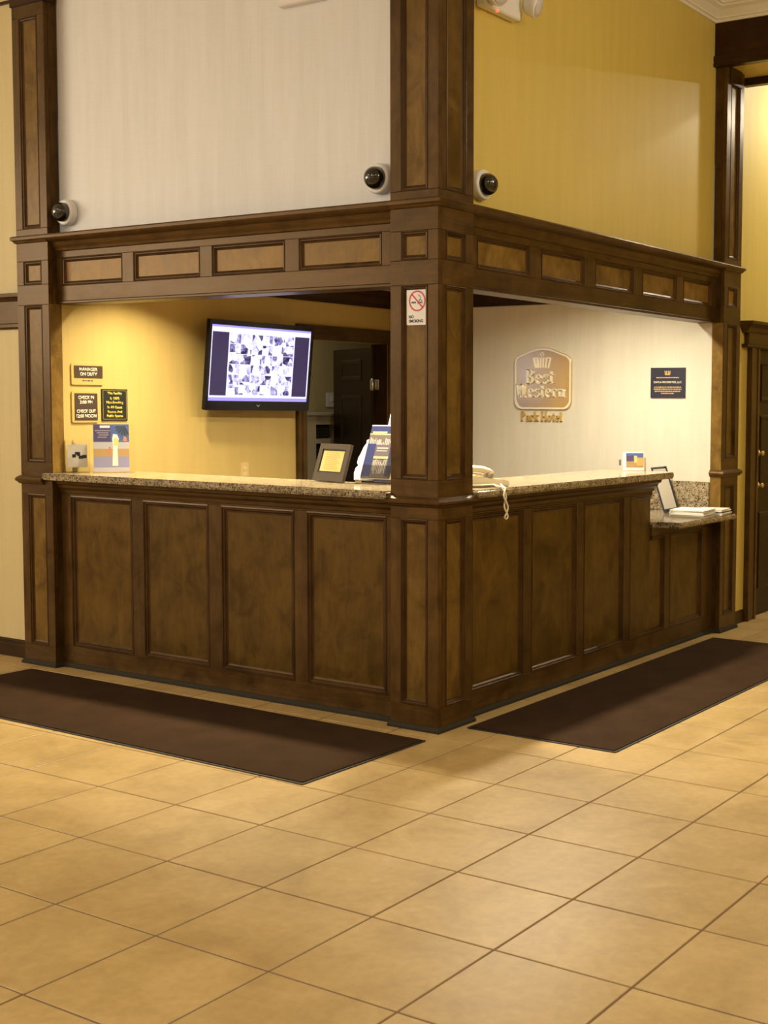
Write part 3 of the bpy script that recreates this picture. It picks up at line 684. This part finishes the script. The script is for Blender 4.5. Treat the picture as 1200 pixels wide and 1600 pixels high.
def quad(name, a0, a1, b0, b1, h, m, par, F3):
    bm = BM(); prism(bm, [(a0, b0), (a1, b0), (a1, b1), (a0, b1)], F3, h, h+.0004); return obj(name, bm, m, par)
quad('side_column', sx0+.012, -.295, sz0+.035, sz1-.045, .0012, SN, scr, TF); quad('side_column', .315, sx1-.012, sz0+.035, sz1-.045, .0012, SN, scr, TF)
quad('taskbar', sx0, sx1, sz0, sz0+.022, .0012, SBL, scr, TF)
quad('title_bar', sx0, sx1, sz1-.013, sz1, .0012, SBL, scr, TF)
t = NT('camera_picture')
v = t.coord((1, 1, 1)); ns1 = t.noise(v, 24, 3, .5, 1.5); vo = t.n('ShaderNodeTexVoronoi'); vo.inputs['Scale'].default_value = 20; t.l(v, vo.inputs['Vector'])
sp = t.n('ShaderNodeSeparateColor'); t.l(vo.outputs['Color'], sp.inputs[0])
mx = t.n('ShaderNodeMath', operation='ADD'); t.l(ns1, mx.inputs[0]); t.l(sp.outputs[0], mx.inputs[1])
mh = t.n('ShaderNodeMath', operation='MULTIPLY'); t.l(mx.outputs[0], mh.inputs[0]); mh.inputs[1].default_value = .5
cc = t.ramp(mh.outputs[0], [(.24, (.02, .015, .07)), (.34, (.22, .19, .50)), (.45, (.70, .68, .97)), (.6, (1, 1, 1.0))])
t.b.inputs['Base Color'].default_value = (.01, .01, .01, 1); t.l(cc, t.b.inputs['Emission Color']); t.b.inputs['Emission Strength'].default_value = 1.15
PIC = t.m
gx0, gx1, gz0, gz1 = -.285, .305, sz0+.04, sz1-.05
for i in range(6):
    for j in range(6):
        a = gx0+(gx1-gx0)*i/6; b = gz0+(gz1-gz0)*j/6
        quad('camera_picture', a+.002, a+(gx1-gx0)/6-.002, b+.002, b+(gz1-gz0)/6-.002, .0013, PIC, scr, TF)
text('V', .02, lambda a, b, h: TF(a, b-.265, h), plain('silver_mark', (.6, .6, .62), .3, metal=.6), tv, .0061, .0006, width=.035)
bm = BM(); box(bm, -2.7995, -2.79, 1.42, 1.70, 1.66, 1.96, .003); obj('wall_plate', bm, BLACKM, tv)
bm = BM(); tube(bm, [(-2.79, 1.56, 1.81), (-2.70, 1.56, 1.81)], .03, 12); box(bm, -2.73, -2.70, 1.46, 1.66, 1.72, 1.90); obj('mount_arm', bm, BLACKM, tv)
ou = thing('wall_outlet', (-2.8, 1.55, 1.09), 'pale outlet plate on the mustard wall below the television', 'outlet')
bm = BM(); prism(bm, rrect(-.037, .037, -.058, .058, .005, 2), WF(1.55, 1.10), .0005, .005); obj('plate', bm, plain('mustard_outlet_plastic', (.60, .44, .18), .4), ou)
for z in (1.12, 1.08):
    bm = BM(); prism(bm, rrect(-.016, .016, -.013, .013, .008, 3), WF(1.55, z), .0051, .007); obj('socket', bm, plain('outlet_socket', (.66, .52, .26), .4), ou)

# ------------------------------------------------------------------ hotel sign on the back wall (raised serif letters)
def arcst(P, cx, cy, rx_, ry_, a0, a1, thick, thin, k=14):
    """curved stroke: thick at the sides, thin at top and bottom"""
    for i in range(k):
        q = []
        for aa in (a0+(a1-a0)*i/k, a0+(a1-a0)*(i+1)/k):
            c_, s_ = math.cos(math.radians(aa)), math.sin(math.radians(aa))
            q.append(((cx+rx_*c_, cy+ry_*s_), (cx+(rx_-thick)*c_, cy+(ry_-thin)*s_)))
        P.append([q[0][0], q[1][0], q[1][1], q[0][1]])
def R_(P, x0, x1, y0, y1): P.append([(x0, y0), (x1, y0), (x1, y1), (x0, y1)])
def D_(P, x0, y0, x1, y1, wd): P.append([(x0-wd/2, y0), (x0+wd/2, y0), (x1+wd/2, y1), (x1-wd/2, y1)])
def stem(P, x, h, wd=.17, top='l', bot=True):
    R_(P, x, x+wd, 0, h)
    if bot: R_(P, x-.07, x+wd+.07, 0, .055)
    if top == 'l': P.append([(x-.08, h-.10), (x+.01, h-.13), (x+.01, h), (x-.08, h-.05)])
    if top == 'b': R_(P, x-.07, x+wd+.07, h-.055, h)
def glyph(ch):
    P = []
    if ch == 'B':
        stem(P, .08, 1, top='b'); arcst(P, .28, .76, .33, .24, -90, 90, .16, .06); arcst(P, .30, .27, .38, .27, -90, 90, .17, .06); R_(P, .2, .31, .48, .54); R_(P, .2, .3, .94, 1); R_(P, .2, .3, 0, .06); return P, .78
    if ch == 'P':
        stem(P, .08, 1, top='b'); arcst(P, .28, .73, .36, .27, -90, 90, .17, .06); R_(P, .2, .3, .46, .52); R_(P, .2, .3, .94, 1); return P, .74
    if ch == 'e':
        arcst(P, .30, .32, .27, .33, 0, 315, .15, .06, 20); R_(P, .1, .56, .31, .37); return P, .62
    if ch == 'o':
        arcst(P, .32, .32, .29, .33, 0, 360, .16, .06, 22); return P, .68
    if ch == 's':
        arcst(P, .24, .47, .19, .18, 40, 250, .14, .06); arcst(P, .24, .17, .19, .18, 70, -150, .14, .06); D_(P, .16, .42, .33, .22, .17); R_(P, .36, .40, .44, .64); R_(P, .05, .09, 0, .2); return P, .5
    if ch == 't':
        R_(P, .12, .28, .07, .84); R_(P, .02, .40, .58, .64); arcst(P, .28, .14, .16, .14, 180, 330, .12, .07, 8); return P, .46
    if ch == 'W':
        D_(P, .14, 1, .36, 0, .17); D_(P, .36, 0, .56, 1, .07); D_(P, .56, 1, .80, 0, .17); D_(P, .80, 0, 1.02, 1, .07)
        R_(P, .0, .30, .945, 1); R_(P, .42, .72, .945, 1); R_(P, .90, 1.14, .945, 1); return P, 1.12
    if ch == 'r':
        stem(P, .10, .63); arcst(P, .33, .45, .16, .18, 40, 170, .10, .09, 8); P.append([(.38, .44), (.5, .44), (.5, .58), (.38, .58)]); return P, .54
    if ch == 'n':
        stem(P, .10, .63); arcst(P, .36, .42, .22, .21, 0, 170, .16, .07, 10); R_(P, .42, .58, 0, .43); R_(P, .36, .65, 0, .055); return P, .72
    if ch == 'a':
        arcst(P, .22, .19, .19, .20, 0, 360, .12, .055, 18); R_(P, .34, .49, 0, .46); arcst(P, .28, .44, .21, .20, 0, 165, .14, .065, 10); R_(P, .45, .56, 0, .05); return P, .6
    if ch == 'k':
        stem(P, .10, 1); D_(P, .24, .24, .50, .60, .07); D_(P, .34, .38, .56, 0, .17); R_(P, .38, .66, .575, .63); R_(P, .44, .70, 0, .055); return P, .72
    if ch == 'H':
        stem(P, .08, 1, top='b'); stem(P, .60, 1, top='b'); R_(P, .2, .65, .47, .54); return P, .92
    if ch == 'l':
        stem(P, .10, 1); return P, .38
    return P, .32
def word(s, x0, x1, z0, cap, F3, mat, par, h0, h1):
    G = [glyph(c) for c in s]; tot = sum(g[1] for g in G); k = (x1-x0)/tot; x = x0
    for (P, adv), ch in zip(G, s):
        if P:
            bm = BM()
            for q in P: prism(bm, [(x+a*k, z0+b*cap) for a, b in q], F3, h0, h1)
            obj('letter', bm, mat, par)
        x += adv*k
hs = thing('hotel_sign', (-1.445, L2, 1.45), 'gold metal plaque with crown emblem and raised serif letters on the cream wall', 'sign')
BF = frame3((0, L2, 0), (1, 0, 0), (0, 0, 1))
def shield(off):
    x0, x1, zb, zs, za, cx = -1.69+off, -1.194-off, 1.532+off, 1.885-off*.6, 1.988-off, -1.442
    P = [(x0+.06, zb), (x1-.06, zb)]+arc(x1-.06, zb+.06, .06, 270, 360, 5)[1:]+[(x1, zs)]+[(x1-.006, zs+.022), (x1-.03, zs+.042)]
    P += [(cx+.10, za-.018), (cx+.05, za-.004), (cx, za), (cx-.05, za-.004), (cx-.10, za-.018)]
    P += [(x0+.03, zs+.042), (x0+.006, zs+.022), (x0, zs)]+arc(x0+.06, zb+.06, .06, 180, 270, 5)
    return P
bm = BM(); prism(bm, shield(0), BF, .0005, .012); obj('plate', bm, PLATE, hs)
bm = BM(); A, B_ = shield(.004), shield(.016)
for i in range(len(A)):
    j = (i+1) % len(A)
    if (Vector(A[i])-Vector(A[j])).length > 1e-5: prism(bm, [A[i], A[j], B_[j], B_[i]], BF, .0121, .019)
obj('border_rim', bm, CHROME, hs)
cx = -1.447
for k, (b0, t0) in enumerate([(-.055, -.080), (-.033, -.045), (-.010, -.012), (.012, .012), (.033, .045), (.055, .080)]):
    bm = BM(); bar2(bm, BF, cx+b0, 1.838, cx+t0*.93, 1.912, .013, .0121, .020); obj('crown_bar', bm, CHROME, hs)
for a, b in ((-.073, -.042), (-.042, -.011), (.011, .042), (.042, .073)):
    bm = BM(); bar2(bm, BF, cx+a, 1.912, cx+b, 1.912 if abs(a) > .05 or abs(b) > .05 else 1.908, .008, .0121, .018); obj('crown_bar', bm, CHROME, hs)
bm = BM()
for i in range(4):
    q = [(0, .020), (.016, 0), (0, -.020), (-.016, 0)]; a, b = q[i], q[(i+1) % 4]; bar2(bm, BF, cx+a[0], 1.936+a[1], cx+b[0], 1.936+b[1], .007, .0121, .018)
obj('crown_jewel', bm, CHROME, hs)
word('Best', -1.585, -1.335, 1.722, .108, BF, CHROME, hs, .0121, .028)
word('Western', -1.675, -1.235, 1.622, .100, BF, CHROME, hs, .0121, .028)
word('Park Hotel', -1.634, -1.272, 1.447, .068, BF, BRASS, hs, .0005, .014)

# black plaque on the back wall
pq = thing('wall_plaque', (-.415, L2, 1.62), 'black plaque with gold crown and fine gold lettering on the cream wall', 'plaque')
bm = BM(); prism(bm, [(-.548, 1.622), (-.281, 1.622), (-.281, 1.832), (-.548, 1.832)], BF, .0005, .010); obj('face', bm, NAVY, pq)
bm = BM()
for a in (-.016, -.006, .006, .016): bar2(bm, BF, -.416+a, 1.785, -.416+a*1.25, 1.81, .007, .0101, .011)
bar2(bm, BF, -.416-.02, 1.784, -.416+.02, 1.784, .006, .0101, .011); obj('crown_emblem', bm, GOLD, pq)
def QF(z): return frame3((-.415, L2, z), (1, 0, 0), (0, 0, 1))
text('DAYLA PROPERTIES, LLC', .019, QF(1.730), LETTER, pq, .0101, .0006, bold=.0004, width=.215)
def dashes(z, wd, hgt, seed):
    rng = random.Random(seed); bm = BM(); x = -.415-wd/2
    while x < -.415+wd/2-.004:
        l = rng.uniform(.006, .02); e = min(x+l, -.415+wd/2); bar2(bm, BF, x, z, e, z, hgt*rng.uniform(.8, 1.1), .0101, .0107); x = e+.0035
    obj('small_lettering', bm, GOLD, pq)
for k, (z, wd) in enumerate([(1.763, .175), (1.697, .21), (1.683, .215), (1.668, .20), (1.653, .10)]): dashes(z, wd, .0075, k+3)

# ------------------------------------------------------------------ things on the left counter
def stand(name, base, yawdeg, lean, label, cat): # frame of a leaning sheet: origin bottom centre, x right, y up the sheet
    a = math.radians(yawdeg); nx = Vector((math.cos(a), math.sin(a), 0)); exx = Vector((-nx.y, nx.x, 0))
    eyy = (Vector((0, 0, 1))*math.cos(lean)-nx*math.sin(lean))
    return thing(name, base, label, cat), frame3(base, exx, eyy), nx
def flat(name, pts, h0, h1, m, par, F3): bm = BM(); prism(bm, pts, F3, h0, h1); return obj(name, bm, m, par)
rc = lambda a0, a1, b0, b1: [(a0, b0), (a1, b0), (a1, b1), (a0, b1)]
# clear cube with papers
o = thing('acrylic_box', (-2.735, .13, CZ), 'small clear acrylic box with a dark printed card, at the far left of the counter', 'box')
ya = math.radians(-42); AF = frame3((-2.728, .122, CZ+.001), (-math.sin(ya), math.cos(ya), 0), (0, 0, 1))
for pts, h0, h1 in ((rc(-.068, .068, 0, .19), .0, .003), (rc(-.068, .068, 0, .19), -.07, -.067), (rc(-.068, .068, 0, .004), -.067, 0), (rc(-.068, -.065, .004, .19), -.067, 0), (rc(.065, .068, .004, .19), -.067, 0)):
    flat('acrylic_wall', pts, h0, h1, ACRYL, o, AF)
c = flat('card', rc(-.055, .055, .03, .165), -.02, -.017, PAPER, o, AF)
rng = random.Random(5)
for k in range(7): 
    a = rng.uniform(-.03, .03); flat('print_mark', rc(a, a+rng.uniform(.012, .03), .08+k*.004, .086+k*.004+rng.uniform(0, .014)), -.0168, -.0165, NAVY, c, AF)
# upright poster in acrylic stand
o, PF, nx = stand('poster_stand', (-2.565, .255, CZ+.001), -40, .02, 'clear stand with a blue beach poster, on the counter below the wall signs', 'poster')
flat('acrylic_panel', rc(-.12, .118, 0, .285), -.006, -.002, ACRYL, o, PF); flat('acrylic_foot', rc(-.12, .118, 0, .003), -.09, .0, ACRYL, o, PF)
ps = flat('poster', rc(-.115, .085, .008, .285), -.0018, 0, PAPER, o, PF)
def pr_(pts, m, h=.0002, nm='print_area'): flat(nm, pts, h, h+.0002, m, ps, PF)
P1 = plain('print_sky_blue', (.085, .13, .36), .4); P2 = plain('print_violet', (.08, .065, .16), .4); P3 = plain('print_sand', (.42, .27, .12), .4); P4 = plain('print_lavender', (.27, .26, .42), .4); P5 = plain('print_pale', (.45, .43, .46), .4); P6 = plain('print_gold', (.80, .58, .22), .4); P7 = plain('print_palm', (.05, .07, .06), .4); P8 = plain('print_red', (.5, .22, .15), .4)
pr_(rc(-.115, .085, .18, .285), P1); pr_(rc(-.115, .085, .14, .18), P5); pr_(rc(-.115, .085, .095, .14), P3); pr_(rc(-.115, .085, .03, .095), P4); pr_(rc(-.115, .085, .008, .03), P5)
pr_(rc(-.112, -.018, .185, .283), P2, .0005)
pr_([(-.01, .04), (.022, .04), (.020, .15), (.028, .20), (.018, .225), (-.004, .228), (-.010, .20), (-.006, .15)], PAPER, .0008, 'print_figure')
pr_([(0, .16), (.024, .16), (.026, .195), (.014, .205), (.0, .2)], P6, .0011, 'print_figure')
pr_([(-.03, .11), (-.018, .11), (-.016, .15), (-.028, .155)], P8, .0008, 'print_figure'); pr_([(.05, .185), (.075, .185), (.07, .21), (.055, .215)], P8, .0008, 'print_figure')
for a in range(6):
    an = math.radians(190+a*20); pr_([(.062, .276), (.062+.05*math.cos(an-.12), .276+.05*math.sin(an-.12)), (.062+.058*math.cos(an+.1), .276+.058*math.sin(an+.1))], P7, .0008+.0003*a, 'print_palm_leaf')
flat('print_title', rc(-.078, -.022, .264, .278), .0008, .001, WHITE, ps, PF)
for k, (a, b) in enumerate([(-.105, -.02), (-.095, -.03), (-.085, -.03), (-.09, -.04)]): flat('print_line', rc(a, b, .246-k*.013, .2495-k*.013), .0008, .001, P5, ps, PF)
# framed notice leaning on its easel back
o, NF2, nx = stand('framed_notice', (-.968, .315, CZ+.0082), -104, .30, 'brown easel frame with a gold sheet, on the counter beside the brochure holder', 'frame')
FW, FH = .138, .205
for pts in (rc(-FW, FW, 0, .045), rc(-FW, FW, FH-.03, FH), rc(-FW, -FW+.032, .045, FH-.03), rc(FW-.032, FW, .045, FH-.03)):
    flat('frame_member', pts, -.018, .0, FRAMEBR, o, NF2)
flat('inner_border', rc(-FW+.032, FW-.032, .045, FH-.03), -.014, -.004, BLACKM, o, NF2)
gp = flat('gold_sheet', rc(-FW+.044, FW-.044, .054, FH-.039), -.0039, -.003, GOLDPAPER, o, NF2)
for k in range(9): flat('print_line', rc(-.065, .065-.01*(k % 3), .068+k*.0108, .0703+k*.0108), -.0029, -.0026, plain('brown_fine_print', (.40, .24, .06), .6) if k == 0 else bpy.data.materials['brown_fine_print'], gp, NF2)
flat('easel_leg', rc(-.02, .02, 0, .2), -.024, -.0185, BLACKM, o, NF2)
# brochure holder with guide books
o, HF2, nx = stand('brochure_holder', (-.668, .335, CZ+.024), -86, .39, 'clear holder with navy travel brochures, against the corner column', 'brochures')
flat('acrylic_back', rc(-.105, .13, 0, .33), -.06, -.056, ACRYL, o, HF2); flat('acrylic_front', rc(-.105, .13, 0, .10), .006, .009, ACRYL, o, HF2); HB2 = frame3((-.668, .335, CZ+.001), (math.sin(math.radians(86)), math.cos(math.radians(86)), 0), (0, 0, 1)); flat('acrylic_base', rc(-.105, .13, 0, .022), -.06, .012, ACRYL, o, HB2)
bk = flat('brochure', rc(-.085, .10, .006, .305), -.012, 0, PAPER, o, HF2)
BN = plain('print_navy', (.022, .03, .12), .35); BG = plain('print_grey_city', (.11, .09, .085), .4); BL = plain('print_light_city', (.36, .33, .32), .4); BP = plain('print_mauve', (.11, .08, .11), .4); BB = plain('print_black_blue', (.015, .02, .06), .4)
def bpn(a0, a1, b0, b1, m, h): flat('print_area', rc(a0, a1, b0, b1), h, h+.0002, m, bk, HF2)
bpn(-.085, .10, .258, .300, BN, .0002); bpn(-.085, .10, .008, .258, BG, .0002); bpn(-.085, .10, .251, .257, P6, .0006)
bpn(-.070, .02, .260, .269, P6, .0006)
rng = random.Random(11)
for k in range(16):
    a = -.075+.0105*k; b = .18+rng.uniform(0, .025); bpn(a, a+rng.uniform(.004, .009), b, b+rng.uniform(.025, .045), BL, .0006)
for k in range(12):
    a = -.055+.0105*k; b = .03+rng.uniform(0, .03); bpn(a, a+rng.uniform(.004, .009), b, b+rng.uniform(.05, .085), BL, .0006)
bpn(-.085, -.03, .02, .20, BN, .0009); bpn(.062, .10, .02, .215, BB, .0009); bpn(-.03, .06, .13, .195, BP, .0012); bpn(-.02, .05, .172, .180, BL, .0016); bpn(-.02, .045, .158, .164, BL, .0016); bpn(-.03, .06, .118, .130, P6, .0016)
b2 = flat('tall_brochure', rc(-.02, .13, .006, .41), -.052, -.045, plain('print_pale_blue', (.26, .27, .46), .4), o, HF2)
flat('print_area', rc(-.02, .13, .37, .41), -.0449, -.0446, PAPER, b2, HF2)
# white cut-out card with wavy edge behind the front brochure
edge = [(-.085, .245), (-.122, .230), (-.118, .215), (-.132, .19), (-.140, .155), (-.150, .13), (-.150, .10), (-.138, .088), (-.152, .072), (-.155, .045), (-.145, .006)]
flat('wavy_card', edge+[(-.02, .006), (-.02, .245)], -.035, -.030, WHITE, o, HF2)

# ------------------------------------------------------------------ things on the right counter
ph = thing('telephone', (-.11, .55, CZ), 'ivory desk telephone on the right counter beside the corner column', 'telephone')
# body runs along the counter; slopes down away from the camera side
pc = Vector((-.150, .545, CZ+.001)); pa = math.radians(58); pex = Vector((math.cos(pa), math.sin(pa), 0)); pey = Vector((-math.sin(pa), math.cos(pa), 0))
PHF = lambda a, b, h: pc+pex*a+pey*b+Vector((0, 0, h))
bm = BM()
prof = [(-.12, 0), (.14, 0), (.147, .022), (.12, .036), (-.06, .058), (-.12, .060)]
lo_ = [bm.verts.new(PHF(a, -.08, h)) for a, h in prof]; hi_ = [bm.verts.new(PHF(a, .08, h)) for a, h in prof]
bm.faces.new(lo_); bm.faces.new(hi_[::-1])
for i in range(len(prof)): bm.faces.new((lo_[i], lo_[(i+1) % len(prof)], hi_[(i+1) % len(prof)], hi_[i]))
bmesh.ops.bevel(bm, geom=bm.edges[:], offset=.006, segments=2, affect='EDGES'); obj('base', bm, PHONE, ph)
hb = -.050
bm = BM(); tube(bm, [PHF(-.135, hb, .066), PHF(-.10, hb, .084), PHF(-.05, hb, .092), PHF(.0, hb, .087), PHF(.035, hb, .074), PHF(.055, hb, .062)], [.018, .021, .019, .019, .020, .018], 14); obj('handset', bm, PHONE, ph)
for a, h in ((-.115, .060), (.035, .048)):
    bm = BM(); c0 = PHF(a, hb, h); lathe(bm, [(0, -.020), (.024, -.020), (.027, -.012), (.026, .020), (.020, .026), (0, .028)], c0, (pex.x*.2, pex.y*.2, 1), 18); obj('handset_cup', bm, PHONED if a > 0 else PHONE, ph)
bm = BM(); prism(bm, rrect(-.02, .08, -.005, .06, .005, 2), lambda a, b, h: PHF(a, b, h+.058-.17*(a+.02)), -.004, .003); obj('keypad', bm, PHONED, ph)
# twisted cord: along the granite then a loop hanging over the edge
pts = [PHF(-.10, -.085, .012), PHF(-.02, -.093, .010), PHF(.05, -.088, .012), Vector((.005, .485, CZ+.010)), Vector((.03, .492, CZ+.006)), Vector((.043, .496, CZ-.02))]
for k in range(1, 25):
    q = k/24; tw_ = math.sin(q*2*PI*1.0)*.012
    pts.append(Vector((.043+.003*math.cos(q*6), .497+.02*q+tw_*(1-q*.2), CZ-.02-.105*q)))
pts += [Vector((.043, .530, CZ-.140)), Vector((.043, .526, CZ-.153)), Vector((.043, .512, CZ-.156)), Vector((.043, .500, CZ-.146))]
for k in range(0, 25):
    q = 1-k/24; tw_ = -math.sin(q*2*PI*1.0)*.012
    pts.append(Vector((.049-.003*math.cos(q*6), .495+.02*q+tw_*(1-q*.2), CZ-.02-.105*q)))
pts += [Vector((.046, .505, CZ+.002)), Vector((.02, .512, CZ+.010)), PHF(.11, -.03, .014)]
bm = BM(); tube(bm, pts, .0052, 8); obj('cord', bm, PHONE, ph)
# small card holder near the end
o, KF, nx = stand('card_holder', (-.235, 2.415, CZ+.0025), -50, .10, 'small white holder with a picture card near the end of the right counter', 'holder')
flat('frame', rrect(-.072, .066, 0, .12, .006, 2), -.012, -.002, WHITE, o, KF)
pcard = flat('picture_card', rc(-.052, .06, .022, .112), -.0018, 0, PAPER, o, KF)
def kp(a0, a1, b0, b1, m, h=.0002): flat('print_area', rc(a0, a1, b0, b1), h, h+.0002, m, pcard, KF)
kp(-.052, .06, .022, .112, P3); kp(-.052, .06, .085, .112, P1, .0005); kp(-.05, 0, .06, .095, P2, .0008); kp(0, .02, .05, .095, P6, .0008); kp(.02, .06, .03, .08, GOLDPAPER, .0008)
flat('side_foot', rc(.068, .085, 0, .085), -.05, -.03, plain('cream_plastic', (.70, .58, .36), .4), o, KF); flat('side_card', rc(-.092, -.080, .035, .072), -.03, -.025, BP, o, KF)

# ------------------------------------------------------------------ things on the low shelf
mz = .8365; mz2 = .842
m0, m1, m2, m3 = Vector((-.285, 2.97, mz2)), Vector((-.285, 3.18, mz2)), Vector((-.39, 3.18, mz2+.305)), Vector((-.39, 2.97, mz2+.305))
mx_, my_ = (m1-m0).normalized(), (m3-m0).normalized(); MF = frame3(m0, mx_, my_); mh_ = (m3-m0).length
o = thing('menu_board', (-.31, 3.08, mz), 'white sheet in a dark leaning folder stand at the back of the low shelf', 'menu')
flat('backing', rc(0, .21, 0, mh_), -.012, -.003, NAVY, o, MF); flat('ledge', rc(0, .21, 0, .022), -.003, .014, NAVY, o, MF); flat('sheet', rc(.010, .195, .022, mh_-.015), -.0028, -.0015, PAPER, o, MF); flat('edge_strip', rc(.197, .21, .02, mh_), -.003, .004, NAVY, o, MF)
flat('prop', rc(.09, .13, 0, .2), -.018, -.0122, NAVY, o, MF)
SPINE = plain('print_dark_fold', (.06, .05, .05), .5); NEWS = plain('newsprint', (.62, .56, .46), .8)
def stack(cx_, cy_, ang, lx, ly, nsh, tk, label, mats):
    o = thing('paper_stack', (cx_, cy_, mz), label, 'papers', 'papers stacked on the low shelf')
    rng = random.Random(int(cx_*1000)+nsh)
    for k in range(nsh):
        a = ang+rng.uniform(-.05, .05); F3 = frame3((cx_+rng.uniform(-.006, .006), cy_+rng.uniform(-.008, .008), mz+.0003), (math.cos(a), math.sin(a), 0), (-math.sin(a), math.cos(a), 0))
        bm = BM(); prism(bm, rrect(-lx/2, lx/2, -ly/2, ly/2, .003, 1), F3, k*tk, k*tk+tk*.86); obj('paper_sheaf', bm, mats[k % len(mats)], o)
stack(-.035, 2.87, .12, .24, .24, 6, .0085, 'larger stack of folded white papers lying on the low shelf', [PAPER, NEWS, PAPER])
stack(.005, 3.11, .10, .19, .20, 5, .0080, 'smaller stack of folded papers beside the right column on the low shelf', [NEWS, PAPER, SPINE, PAPER])
